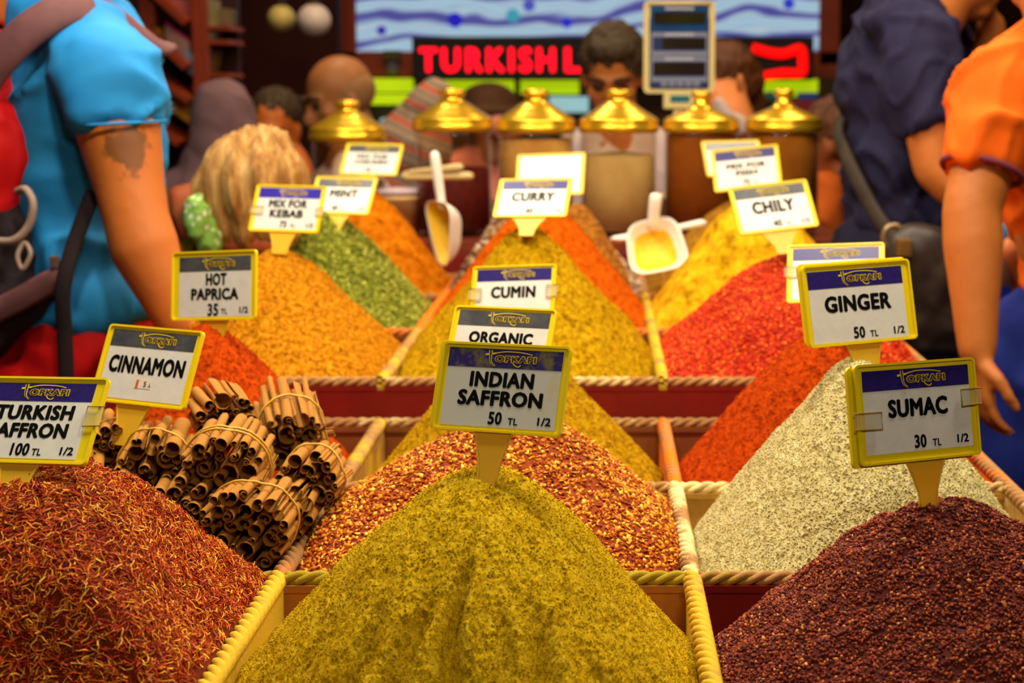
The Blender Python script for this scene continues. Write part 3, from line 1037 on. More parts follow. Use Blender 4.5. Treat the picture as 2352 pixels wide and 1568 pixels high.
one = lambda t, w, h=0.19, y=0.07, x=0.0: [(t, x, y, h, w)]
price_sign((1015, 784), (1315, 798), (990, 986), 1.555, 'INDIAN SAFFRON price sign stuck in the big mustard yellow heap', [('INDIAN', -0.005, 0.105, 0.20, 0.56), ('SAFFRON', 0.0, -0.135, 0.20, 0.74)], '50', head=HEAD_DUST, paper=PAPER_DUST, back=(-0.035, 0.02), stem=(0.30, 0.15, 0.62), stem_x=-0.02)
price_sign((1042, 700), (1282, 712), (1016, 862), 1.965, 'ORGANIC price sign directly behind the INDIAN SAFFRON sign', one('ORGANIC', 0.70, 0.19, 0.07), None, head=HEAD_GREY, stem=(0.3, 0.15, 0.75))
price_sign((1085, 611), (1280, 607), (1078, 742), 2.385, 'CUMIN price sign standing behind the ORGANIC sign', one('CUMIN', 0.60, 0.24, 0.03), None, head=HEAD_PURPLE, stem=(0.3, 0.16, 0.6), tape=[(-1, 0.0, 0.12, 0.2), (1, 0.03, 0.10, 0.2)])
price_sign((1147, 408), (1316, 409), (1133, 501), 2.89, 'CURRY price sign on the tall yellow heap in the upper tier', one('CURRY', 0.66, 0.28, 0.03), '40', head=HEAD_PURPLE, stem=(0.5, 0.2, 0.5))
price_sign((1188, 353), (1345, 350), (1183, 452), 3.43, 'blank-looking glaring white price sign just behind the CURRY sign', [], '40', head=PAPER, logo=False, half=False, stem=(0.4, 0.2, 0.5))  # header coloured paper white to imitate glare washing it out
price_sign((584, 421), (751, 429), (570, 530), 2.89, 'MIX FOR KEBAB price sign on the ochre heap beside the blonde woman', [('MIX FOR', 0.0, 0.115, 0.20, 0.62), ('KEBAB', 0.0, -0.125, 0.20, 0.54)], '75', head=HEAD_BLUE, stem=(0.4, 0.22, 0.5), tape=[(-1, -0.05, 0.16, 0.16), (1, -0.06, 0.08, 0.16)])
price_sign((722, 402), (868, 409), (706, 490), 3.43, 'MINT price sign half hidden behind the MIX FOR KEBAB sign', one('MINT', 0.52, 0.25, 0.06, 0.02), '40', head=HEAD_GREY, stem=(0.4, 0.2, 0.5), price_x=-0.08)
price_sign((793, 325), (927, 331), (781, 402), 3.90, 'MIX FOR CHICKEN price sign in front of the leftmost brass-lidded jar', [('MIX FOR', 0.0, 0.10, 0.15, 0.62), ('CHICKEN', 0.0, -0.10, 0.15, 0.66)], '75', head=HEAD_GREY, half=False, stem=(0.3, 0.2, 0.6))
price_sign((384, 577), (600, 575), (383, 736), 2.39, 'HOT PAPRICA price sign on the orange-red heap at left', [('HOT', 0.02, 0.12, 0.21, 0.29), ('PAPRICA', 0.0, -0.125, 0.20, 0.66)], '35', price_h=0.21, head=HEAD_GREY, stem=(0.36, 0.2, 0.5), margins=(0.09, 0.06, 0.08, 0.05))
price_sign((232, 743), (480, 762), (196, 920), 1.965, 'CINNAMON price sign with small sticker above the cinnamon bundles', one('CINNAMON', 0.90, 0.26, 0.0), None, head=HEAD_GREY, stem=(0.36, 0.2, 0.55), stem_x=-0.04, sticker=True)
price_sign((-68, 867), (252, 870), (-96, 1060), 1.56, 'TURKISH SAFFRON price sign cut off by the left edge of the picture', [('TURKISH', 0.01, 0.105, 0.20, 0.72), ('SAFFRON', 0.0, -0.135, 0.20, 0.72)], '100', head=HEAD_PURPLE, stem=(0.30, 0.2, 0.5), stem_x=-0.01, margins=(0.06, 0.09, 0.07, 0.06), tape=[(1, 0.05, 0.10, 0.22)])
price_sign((1834, 614), (2095, 591), (1854, 800), 1.975, 'GINGER price sign on the cream heap behind the SUMAC sign', one('GINGER', 0.70, 0.235, 0.03), '50', head=HEAD_PURPLE, back=(-0.02, 0.03), stem=(0.32, 0.19, 0.6), margins=(0.04, 0.08, 0.08, 0.04))
price_sign((1815, 562), (2033, 557), (1806, 697), 2.39, 'price sign with hidden text behind the GINGER sign', [], None, head=HEAD_PURPLE, stem=(0.4, 0.2, 0.5), tape=[(-1, 0.03, 0.1, 0.18)])
price_sign((1947, 838), (2252, 820), (1963, 1066), 1.56, 'SUMAC price sign with clear tape on both sides in the dark maroon heap', one('SUMAC', 0.56, 0.225, 0.03), '30', head=HEAD_PURPLE, back=(-0.035, -0.02), stem=(0.34, 0.145, 0.50), stem_x=0.04, tape=[(-1, -0.06, 0.19, 0.16), (1, 0.10, 0.14, 0.16)], price_x=0.0, margins=(0.06, 0.06, 0.07, 0.10))
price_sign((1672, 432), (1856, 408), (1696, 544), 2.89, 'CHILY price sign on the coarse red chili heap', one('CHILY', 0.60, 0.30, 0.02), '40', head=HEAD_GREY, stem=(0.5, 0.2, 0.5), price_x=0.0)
price_sign((1633, 345), (1787, 330), (1641, 443), 3.43, 'MIX FOR FISH price sign behind the CHILY sign', [('MIX FOR', 0.0, 0.08, 0.15, 0.66), ('FISH', 0.0, -0.12, 0.15, 0.36)], '75', half=False, head=HEAD_PURPLE, stem=(0.4, 0.2, 0.5))
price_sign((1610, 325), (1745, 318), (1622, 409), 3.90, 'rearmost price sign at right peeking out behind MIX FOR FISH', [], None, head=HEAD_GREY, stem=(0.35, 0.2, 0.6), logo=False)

# ------------------------------------------------------------------ cinnamon bundles
BARK = noise_mat('cinnamon_bark', [(120, 72, 18), (176, 116, 38), (206, 148, 64)], 50, 6, 0.75, 0.2, 0.5, 260, 0.002, stretch=(1, 1, 0.35))
BAND = M('rubber_band', (206, 160, 60), 0.45)


def quill_profile(kind, rng):
    n = 40
    s = np.linspace(-1, 1, n)
    if kind == 0:      # both edges curl in
        tot = rng.uniform(1.45, 1.9) * math.pi
        kap = 1 + rng.uniform(2.0, 3.4) * np.abs(s) ** 2.2
    elif kind == 1:    # one edge curls in
        tot = rng.uniform(1.9, 2.5) * math.pi / 1.4
        kap = 1 + 2.2 * np.clip((s + 1) / 2, 0, 1) ** 2.0
    else:              # open tube
        tot = rng.uniform(0.88, 0.98) * math.pi
        kap = np.ones(n)
    ds = 2 / (n - 1)
    th = np.cumsum(kap) * ds
    th = th / (th[-1] - th[0]) * 2 * tot
    th -= th[n // 2]
    x = np.cumsum(np.cos(th)) * ds; y = np.cumsum(np.sin(th)) * ds
    p = np.stack([x, y], -1)
    p -= (p.max(0) + p.min(0)) / 2
    p /= np.linalg.norm(p, axis=1).max()
    return p


def quill_mesh(kind, seed):
    rng = np.random.default_rng(seed)
    prof = quill_profile(kind, rng)
    t = 0.16 if kind < 2 else 0.14
    tan = np.gradient(prof, axis=0); tan /= np.linalg.norm(tan, axis=1, keepdims=True)
    nor = np.stack([-tan[:, 1], tan[:, 0]], -1)
    inner = prof + nor * t * 0.5; outer = prof - nor * t * 0.5
    n = len(prof)
    rings = 9
    V = []
    for i in range(rings):
        z = i / (rings - 1)
        w = 1 + 0.05 * math.sin(z * 7 + seed) + rng.uniform(-0.02, 0.02)
        off = np.array([0.10 * math.sin(z * 3 + seed), 0.08 * math.cos(z * 4 + seed * 2)])
        jag = rng.uniform(-0.012, 0.012, n) if i in (0, rings - 1) else np.zeros(n)
        for arr in (inner, outer):
            V.append(np.concatenate([arr * w + off, (z - 0.5 + jag)[:, None]], 1))
    V = np.concatenate(V)
    f = []
    R = 2 * n
    for i in range(rings - 1):
        for k in range(n - 1):
            a = i * R + k; b = a + R
            f.append((a, b, b + 1, a + 1))
            a = i * R + n + k; b = a + R
            f.append((a, a + 1, b + 1, b))
        a = i * R; b = a + R
        f.append((a, a + n, b + n, b)); f.append((a + n - 1, b + n - 1, b + 2 * n - 1, a + 2 * n - 1))
    for base, flip in ((0, False), ((rings - 1) * R, True)):
        for k in range(n - 1):
            q = (base + k, base + k + 1, base + n + k + 1, base + n + k)
            f.append(q[::-1] if flip else q)
    me = mesh_from('cinnamon_stick', V, np.array(f), True)
    me.materials.append(BARK)
    return me


QUILLS = [quill_mesh(k, i * 3 + k) for i in range(4) for k in (0, 1, 0, 2)]


def bundle(face_px, back_px, Yf, Yb, R, n, label, L=0.085, seed=0, bands=(0.45,), squash=1.0):
    rng = random.Random(seed)
    k = 0.55; R *= 1.1
    b = P(face_px[0] + (back_px[0] - face_px[0]) * k, face_px[1] + (back_px[1] - face_px[1]) * k, Yf + max(Yb - Yf, 0.0) * 1.15)
    f = P(*face_px, Yf)
    axis = (b - f).normalized()
    c0 = f + axis * L / 2
    root = empty('cinnamon_bundle', c0, label, 'cinnamon bundle', 'tied cinnamon bundles heaped in one compartment')
    s = axis.cross(Vector((0, 0, 1))).normalized(); u = s.cross(axis).normalized()
    placed = []
    tries = 0
    while len(placed) < n and tries < 6000:
        tries += 1
        r = rng.uniform(0.0058, 0.0102) if rng.random() < 0.82 else rng.uniform(0.0105, 0.0145)
        if tries > 2500: r = rng.uniform(0.0036, 0.0055)
        a = rng.uniform(0, 2 * math.pi); d = math.sqrt(rng.random()) * (R - r)
        x, y = math.cos(a) * d, math.sin(a) * d * squash
        if all((x - px) ** 2 + (y - py) ** 2 > ((r + pr) * 0.93) ** 2 for px, py, pr in placed):
            placed.append((x, y, r))
    for x, y, r in placed:
        me = rng.choice(QUILLS)
        o = bpy.data.objects.new('cinnamon_stick', me)
        ln = L * rng.uniform(0.92, 1.15)
        c = c0 + s * x + u * y + axis * rng.uniform(-0.006, 0.006)
        ax2 = (axis + s * rng.uniform(-0.05, 0.05) + u * rng.uniform(-0.05, 0.05)).normalized()
        q = ax2.to_track_quat('Z', 'Y')
        M4 = q.to_matrix().to_4x4() @ Matrix.Rotation(rng.uniform(0, 6.28), 4, 'Z')
        o.rotation_euler = M4.to_euler()
        o.scale = (r, r, ln)
        o.location = c
        COL.objects.link(o)
        attach(o, root)
    for bp in bands:
        pts = []
        for k in range(40):
            a = 2 * math.pi * k / 40
            dx, dy = math.cos(a), math.sin(a)
            ext = max(px * dx + py * dy + pr for px, py, pr in placed)
            tilt = 0.005 * math.sin(a * 2 + seed) + 0.004 * math.cos(a + seed)
            pts.append(f + axis * (L * bp + tilt) + (s * dx + u * dy) * (ext + 0.0006))
        tube_obj('rubber_band', pts, 0.0014, BAND, root, closed=True, seg=6)
    return root


bundle((560, 1222), (640, 1120), 1.800, 1.875, 0.046, 34, 'lowest front cinnamon bundle, facing the viewer just above the rope corner', seed=1)
bundle((508, 1096), (570, 985), 1.850, 1.93, 0.044, 34, 'large central cinnamon bundle with a rubber band over its top', seed=2, bands=(0.38, 0.5))
bundle((352, 1085), (405, 975), 1.880, 1.965, 0.040, 28, 'cinnamon bundle left of the large central one, right of the TURKISH SAFFRON sign', seed=3, bands=(0.3,))
bundle((708, 1112), (765, 1040), 1.905, 1.985, 0.034, 20, 'rightmost small cinnamon bundle next to the chili seed heap', seed=4, bands=(0.5,))
bundle((672, 1010), (650, 900), 1.985, 2.035, 0.037, 24, 'steeply leaning cinnamon bundle at upper right of the heap', seed=5, bands=(0.35,))
bundle((520, 968), (470, 900), 2.005, 2.085, 0.034, 20, 'cinnamon bundle at the back top, right of the CINNAMON sign stem', seed=6, bands=())
bundle((258, 1035), (285, 950), 1.945, 2.03, 0.030, 16, 'cinnamon bundle under the CINNAMON card, beside its stem', seed=7, bands=(0.4,))
bundle((150, 1105), (175, 1010), 1.880, 1.97, 0.040, 24, 'shadowed cinnamon bundle under the TURKISH SAFFRON card', seed=8, bands=())
bundle((762, 1030), (690, 1036), 2.07, 2.065, 0.022, 9, 'small cinnamon bundle lying sideways at the back right', seed=9, bands=())
bundle((420, 1180), (480, 1090), 1.830, 1.91, 0.040, 26, 'dark low cinnamon bundle between saffron heap and the lowest front one', seed=10, bands=())
bundle((30, 1110), (55, 1010), 1.90, 1.98, 0.038, 20, 'cinnamon bundle at the left edge behind the saffron heap', seed=11, bands=())
bundle((650, 1180), (710, 1100), 1.865, 1.945, 0.032, 16, 'cinnamon bundle tucked under the rightmost small one', seed=12, bands=())
MB_ = Mound(0, 1, False, (-0.50, 2.0), 0.075, -0.045, 0.4, ax=0.24, ay=0.26, lump=0.006, fine=0.003, finef=60, seed=41)
o = MB_.mesh('loose_cinnamon_bed', noise_mat('cinnamon_bed', [(60, 30, 8), (110, 64, 20)], 60, 5, 0.85), 0.004, 'dark bed of loose cinnamon pieces under the tied bundles')
p0, n0, r0 = MB_.scatter(2500, 0.003, 8)
v, q = bits_grains(p0, n0, r0, 0.006, 2.0)
add_bits(o, v, q, island_mat('cinnamon_chip', [(0.0, (62, 30, 8)), (0.6, (110, 66, 22)), (1.0, (150, 98, 40))], 0.75, 0.15))

# ------------------------------------------------------------------ jar shelf and brass-lidded jars
JY = 4.30
JZ = 1.085
WOOD_RED = noise_mat('red_brown_wood', [(96, 32, 10), (132, 50, 16)], 14, 5, 0.5, 0.3, 0.15, 80, 0.003, stretch=(1, 1, 0.2))
WOOD_DARK = noise_mat('dark_wood', [(38, 12, 8), (58, 22, 12)], 9, 5, 0.55, 0.3, 0.1, 80)
shelf = empty('jar_shelf', (0, JY, 0), 'wooden ledge behind the rear heaps on which the glass jars stand', 'shelf')
box('shelf_board', (DX[0] - 0.02, 4.125, JZ - 0.03), (DX[3] + 0.07, 4.66, JZ), WOOD_RED, shelf)
box('shelf_front', (DX[0] - 0.02, 4.125, 0.0), (DX[3] + 0.07, 4.15, JZ - 0.03), maroon, shelf)
box('shelf_back', (DX[0] - 0.02, 4.63, 0.0), (DX[3] + 0.07, 4.66, JZ - 0.03), maroon, shelf)

BRASS = noise_mat('brass', [(236, 180, 30), (246, 200, 50)], 8, 2, 0.27, 0.6, 0.0, metal=0.72)
GLASS = glass_mat('jar_glass')


def jar(px, knob_py, rim_py, width, label, fill, fill_mats, style=0):
    k = P(px, rim_py, JY - 0.09)
    sc = scale_at(P(px, rim_py, JY))
    x = P(px, rim_py, JY).x
    R = width * sc / 2
    ztop = P(px, knob_py, JY).z
    zr = P(px, rim_py, JY - R).z
    root = empty('glass_jar', (x, JY, JZ), label, 'jar')
    zb = JZ
    rg = R * 0.95
    prof = [(0.001, 0.0), (rg * 0.93, 0.0), (rg, 0.012), (rg, (zr - zb) - 0.012), (rg * 0.985, zr - zb), (rg * 0.955, zr - zb), (rg * 0.965, 0.02), (rg * 0.9, 0.012), (0.001, 0.012)]
    v, f = lathe(prof, 56)
    v = v + np.array([x, JY, zb])
    np_obj('glass_body', v, f, GLASS, root, True)
    H = ztop - zr
    lp = [(R * 0.93, -0.004), (R * 1.0, -0.002), (R * 1.0, 0.14 * H), (R * 0.965, 0.17 * H), (R * 0.985, 0.20 * H), (R * 0.985, 0.27 * H), (R * 0.93, 0.31 * H)]
    prs = [(0.88, 0.34), (0.87, 0.355), (0.76, 0.41), (0.745, 0.425), (0.62, 0.495), (0.605, 0.51), (0.48, 0.59), (0.38, 0.655), (0.31, 0.70), (0.28, 0.74), (0.27, 0.77)] if style == 0 else [(0.86, 0.345), (0.84, 0.36), (0.66, 0.42), (0.64, 0.435), (0.46, 0.50), (0.34, 0.55), (0.27, 0.60), (0.22, 0.67), (0.19, 0.74), (0.18, 0.77)]
    lp += [(a * R, b * H) for a, b in prs]
    v, f = lathe(lp, 64)
    lid = np_obj('lid', v + np.array([x, JY, zr]), f, BRASS, root, True)
    rk = R * (0.31 if style == 0 else 0.25)
    kp = [(rk * 0.7, 0.755), (rk * 0.8, 0.80), (rk * 1.0, 0.83), (rk * 1.06, 0.88), (rk * 1.0, 0.95), (rk * 0.75, 0.99), (0.0005, 1.0)]
    v, f = lathe([(a, b * H) for a, b in kp], 32)
    np_obj('knob', v + np.array([x, JY, zr]), f, BRASS, lid, True)
    # contents
    z0 = zb + 0.0125
    for i, (frac0, frac1, mat, name, lab) in enumerate(fill_mats):
        a, b = z0 + (zr - z0) * frac0, z0 + (zr - z0) * frac1
        rr = rg * 0.955
        pr = [(0.001, a), (rr, a), (rr, b - 0.004), (rr * 0.9, b), (rr * 0.4, b + 0.004), (0.001, b + 0.006)]
        v, f = lathe(pr, 48)
        n_ = vnoise3(v[:, 0] * 60, v[:, 1] * 60, v[:, 2] * 60) * 0.002
        top = v[:, 2] > b - 0.003
        v[:, 2] += np.where(top, n_, 0)
        o = np_obj(name, v + np.array([x, JY, 0]), f, mat, None, True)
        tag(o, lab, 'jar filling', None, 'stuff')
    return root


jar(800, 229, 322, 178, 'leftmost glass jar with brass lid, behind MIX FOR CHICKEN sign', 0, [(0.0, 0.55, noise_mat('dark_red_tea', [(44, 12, 14), (116, 24, 18)], 50, 4, 0.7), 'red_jar_filling', 'dark red tea filling the lower half of the leftmost jar')])
jar(1040, 203, 300, 186, 'glass jar with brass lid behind the upright white scoop', 0, [(0.0, 0.62, noise_mat('maroon_tea', [(60, 10, 12), (96, 20, 20), (40, 22, 48)], 30, 3, 0.7), 'maroon_jar_filling', 'maroon filling in the jar behind the upright white scoop')])
jar(1231, 204, 304, 184, 'glass jar with brass lid directly behind the white glaring sign', 0, [(0.0, 0.93, noise_mat('tan_powder', [(178, 128, 64), (214, 172, 104)], 12, 3, 0.8), 'tan_jar_filling', 'tan filling in the jar behind the white glaring sign')])
jar(1421, 204, 303, 184, 'glass jar of pale beige powder with brass lid behind the yellow scoop', 0, [(0.0, 0.76, noise_mat('beige_powder', [(186, 156, 104), (204, 178, 128)], 10, 3, 0.85), 'beige_jar_filling', 'pale beige powder filling three quarters of the fourth jar')])
jar(1610, 208, 303, 176, 'glass jar of brown powder with flatter brass lid under the scale display', 0, [(0.0, 0.97, noise_mat('cocoa_powder', [(122, 62, 8), (150, 84, 18)], 8, 3, 0.8), 'cocoa_jar_filling', 'brown powder in the jar under the scale display')], 1)
jar(1799, 203, 302, 176, 'rightmost glass jar of brown powder with flared brass lid', 0, [(0.0, 0.97, noise_mat('brown_powder', [(140, 82, 18), (166, 108, 34)], 8, 3, 0.8), 'brown_jar_filling', 'light brown powder in the rightmost jar')], 1)

# tub beside the jars
tub = empty('storage_tub', P(908, 540, 4.25).xyz * 1.0, 'small beige tub with a pale rim between the two left jars', 'tub')
p = P(910, 540, 4.25)
tub.location = (p.x, 4.30, JZ)
v, f = lathe([(0.001, 0), (0.05, 0), (0.058, 0.085), (0.062, 0.087), (0.062, 0.098), (0.055, 0.098), (0.052, 0.006), (0.001, 0.006)], 32)
np_obj('tub_body', v + np.array([p.x, 4.30, JZ]), f, M('beige_plastic', (214, 170, 110), 0.5), tub, True)
v, f = lathe([(0.001, 0.0), (0.064, 0.0), (0.064, 0.014), (0.001, 0.016)], 32)
np_obj('lid', v + np.array([p.x, 4.30, JZ + 0.099]), f, M('lilac_lid', (196, 170, 176), 0.5), tub, True)

# ------------------------------------------------------------------ scoops
SCOOP_W = M('white_scoop_plastic', (236, 228, 214), 0.3, 0, 0.5, Subsurface_Weight=0.1)
DUSTY_Y = M('spice_dusted_plastic', (232, 184, 30), 0.5, 0, 0.3)


def scoop(c, right, up, normal, w, l, depth, hl, label, handle_dir, handle_base=(0, 0.42), hr=0.010, fill=0.75, taper=-0.10):
    """open dish (opening along normal) with a rounded handle"""
    R_ = Matrix((right.normalized(), up.normalized(), normal.normalized())).transposed()
    root = empty('spice_scoop', c, label, 'scoop')
    nu, nr = 48, 12
    V, Fc = [], []

    def outline(a):
        ca, sa = math.cos(a), math.sin(a)
        e = 0.55
        x = math.copysign(abs(ca) ** e, ca); y = math.copysign(abs(sa) ** e, sa)
        return x * (1 + taper * y), y
    for layer in (0, 1):
        for i in range(nr + 1):
            r = i / nr
            for k in range(nu):
                x, y = outline(2 * math.pi * k / nu)
                z = -depth * (1 - r ** 3.2) - (0.0022 if layer else 0)
                V.append(R_ @ Vector((x * r * w / 2, y * r * l / 2, z)) + c)
    off = (nr + 1) * nu
    for i in range(nr):
        for k in range(nu):
            k2 = (k + 1) % nu
            a, b, c_, d = i * nu + k, i * nu + k2, (i + 1) * nu + k2, (i + 1) * nu + k
            Fc.append((a, b, c_, d)); Fc.append((off + d, off + c_, off + b, off + a))
    for k in range(nu):
        k2 = (k + 1) % nu
        Fc.append((nr * nu + k, nr * nu + k2, off + nr * nu + k2, off + nr * nu + k))
    bowl = link('bowl', mesh_from('bowl', V, Fc, True), SCOOP_W, root)
    # spice dust left in the dish
    V, Fc = [], []
    for i in range(8):
        r = i / 7 * fill
        for k in range(nu):
            x, y = outline(2 * math.pi * k / nu)
            z = -depth * (1 - r ** 3.2) + 0.0006
            V.append(R_ @ Vector((x * r * w / 2, y * r * l / 2, z)) + c)
    for i in range(7):
        for k in range(nu):
            k2 = (k + 1) % nu
            Fc.append((i * nu + k, i * nu + k2, (i + 1) * nu + k2, (i + 1) * nu + k))
    link('spice_residue', mesh_from('spice_residue', V, Fc, True), DUSTY_Y, bowl)
    hb = R_ @ Vector((handle_base[0] * w, handle_base[1] * l, -depth * 0.3)) + c
    he = hb + handle_dir.normalized() * hl
    pts = [hb + (he - hb) * t for t in (0, .2, .4, .6, .8, .92, .97, 1.0)]
    tube_obj('handle', pts, [hr * 0.9, hr * 0.9, hr, hr * 1.05, hr * 1.1, hr, hr * 0.8, hr * 0.3], SCOOP_W, root, seg=14)
    return root


c1 = P(1022, 536, 3.72)
scoop(c1 + Vector((-0.012, 0, 0)), Vector((0.58, -0.81, 0.0)), Vector((-0.08, -0.06, 1.0)), Vector((-0.81, -0.58, -0.10)), 0.085, 0.140, 0.045, 0.125, 'white plastic scoop standing upright, handle up, between the left and centre heaps', Vector((-0.13, 0, 1)), (-0.0, 0.36), 0.0105, 0.97, 0.42)
c2 = P(1506, 562, 3.58)
scoop(c2, Vector((0.97, 0.0, 0.2)), Vector((-0.17, 0.55, 0.80)), Vector((0.05, -0.86, 0.50)), 0.118, 0.125, 0.042, 0.075, 'white scoop dusted yellow inside, lying open toward the viewer before the beige jar', Vector((0.10, -0.15, 1.0)), (0.02, 0.36), 0.0125, 0.72)
# spoon lying behind the second scoop
a, b = P(1408, 551, 3.66), P(1622, 511, 3.70)
sp = empty('plastic_spoon', a, 'white plastic spoon whose two ends show behind the yellow dusted scoop', 'spoon')
tube_obj('spoon_handle', [a + (b - a) * t for t in (0, .05, .3, .7, .95, 1)], [0.004, 0.008, 0.007, 0.007, 0.009, 0.004], SCOOP_W, sp, seg=10)
dish = bmesh.new()
bmesh.ops.create_uvsphere(dish, u_segments=16, v_segments=10, radius=1.0, matrix=Matrix.Translation(a + (b - a) * 0.08) @ Matrix.Diagonal((0.022, 0.014, 0.007, 1)))
bm_obj('spoon_bowl', dish, SCOOP_W, sp, True)
# two crossed handles of tongs
tg = empty('serving_tongs', P(945, 402, 4.06), 'pair of pale tong arms lying crosswise behind the upright white scoop', 'tongs')
TONG = M('tong_plastic', (206, 178, 120), 0.35, 0, 0.5)
for (xa, ya), (xb, yb) in (((938, 398), (1062, 383)), ((930, 408), (1086, 404))):
    a, b = P(xa, ya, 4.09), P(xb, yb, 4.03)
    tube_obj('tong_arm', [a + (b - a) * t for t in (0, .03, .5, .95, 1)], [0.006, 0.0085, 0.0085, 0.0095, 0.006], TONG, tg, seg=12)
a = P(930, 402, 4.09)
tube_obj('tong_hinge', smooth_path([P(938, 398, 4.09), P(928, 402, 4.095), P(930, 408, 4.09)], 6), 0.007, TONG, tg)

# ------------------------------------------------------------------ weighing scale display
SY = 4.52
tl, br = P(1479, 2, SY), P(1641, 214, SY)
w_, h_ = br.x - tl.x, tl.z - br.z
cx_, cz_ = (tl.x + br.x) / 2, (tl.z + br.z) / 2
scr = empty('weighing_scale', (cx_, SY + 0.05, JZ), 'weighing scale with tall cream framed blue price display on a post', 'scale')
CREAM_PL = M('cream_plastic', (226, 204, 140), 0.4)
NAVY_F = noise_mat('blue_faceplate', [(18, 58, 110), (26, 92, 150)], 6, 2, 0.4, bump=0)
NAVY_D = M('navy_faceplate', (30, 48, 96), 0.4)
GREY_F = M('grey_surround', (128, 134, 160), 0.5)
LCD = noise_mat('lcd_glass', [(34, 18, 26), (44, 40, 12)], 9, 2, 0.15, 0.6, bump=0)
LBL = M('white_label_print', (196, 200, 214), 0.5)


def disp_slab(name, x0, x1, y0, y1, dz, mat, parent, r=0.004, t=0.004):
    """fractions of the display face, x to the right, y downwards"""
    w = (x1 - x0) * w_; h = (y1 - y0) * h_
    pts = rounded_rect(w, h, r)
    v, f = slab(pts, 0, t)
    ox, oz = tl.x + (x0 + x1) / 2 * w_, tl.z - (y0 + y1) / 2 * h_
    vv = [(p[0] + ox, SY - dz - p[2], p[1] + oz) for p in v]
    return link(name, mesh_from(name, vv, [tuple(reversed(q)) for q in f]), mat, parent)


hs = disp_slab('display_housing', 0, 1, 0, 1, -0.035, CREAM_PL, scr, 0.012, 0.035)
v, f = tube([Vector((cx_ - w_ * 0.43, SY - 0.004, tl.z - 0.006)), Vector((cx_ + w_ * 0.43, SY - 0.004, tl.z - 0.006))], 0.006, 10)
link('housing_rim', mesh_from('housing_rim', v, f, True), CREAM_PL, hs)
fp = disp_slab('faceplate', 0.08, 0.92, 0.17, 0.95, 0.0, NAVY_D, scr, 0.006, 0.003)
disp_slab('faceplate_band', 0.09, 0.91, 0.055, 0.33, 0.0, NAVY_F, scr, 0.003, 0.0034)
for (y0, y1), lb in (((0.12, 0.245), 'KG'), ((0.40, 0.52), 'TL/KG'), ((0.665, 0.80), 'TL')):
    if y0 > 0.3:
        disp_slab('window_surround', 0.10, 0.90, y0 - 0.06, y1 + 0.075, 0.003, GREY_F, fp, 0.003, 0.002)
        disp_slab('window_recess', 0.125, 0.875, y0 - 0.012, y1 + 0.02, 0.005, NAVY_D, fp, 0.002, 0.001)
    disp_slab('lcd_window', 0.14 if y0 != 0.40 else 0.26, 0.86, y0, y1, 0.006, LCD, fp, 0.002, 0.001)
    for q in range(9):
        disp_slab('label_print', 0.30 + q * 0.045, 0.335 + q * 0.045, y0 - 0.05, y0 - 0.022, 0.006, LBL, fp, 0.001, 0.0006)
for q in range(5):
    disp_slab('label_print', 0.24 + q * 0.115, 0.33 + q * 0.115, 0.875, 0.925, 0.003, GREY_F, fp, 0.002, 0.0006)
pw0, pw1 = P(1524, 230, SY).x, P(1602, 230, SY).x
zt0, zt1 = P(1560, 214, SY).z, P(1560, 250, SY).z
bm = box_bm((pw0, SY + 0.0, zt1), (pw1, SY + 0.035, zt0))
nk = bm_obj('display_neck', bm, CREAM_PL, scr, bevel=0.004)
link('model_plate', mesh_from('model_plate', *(lambda v, f: ([(a, SY - 0.001, c) for a, b, c in v], f))(*slab([(P(1541, 0, SY).x, 0), (P(1586, 0, SY).x, 0), (P(1586, 0, SY).x, 1), (P(1541, 0, SY).x, 1)], 0, 1))), M('teal_plate', (30, 110, 130), 0.4), nk) if False else None
box('neck_plate', (P(1541, 0, SY).x, SY - 0.0015, P(0, 235, SY).z), (P(1586, 0, SY).x, SY + 0.001, P(0, 219, SY).z), M('teal_plate', (30, 104, 120), 0.4), nk, bevel=0)
box('post', (cx_ - 0.014, SY + 0.008, JZ + 0.08), (cx_ + 0.014, SY + 0.03, zt1 + 0.01), CREAM_PL, scr)
box('scale_base', (cx_ - 0.10, SY - 0.06, JZ), (cx_ + 0.10, SY + 0.13, JZ + 0.08), CREAM_PL, scr, bevel=0.008)


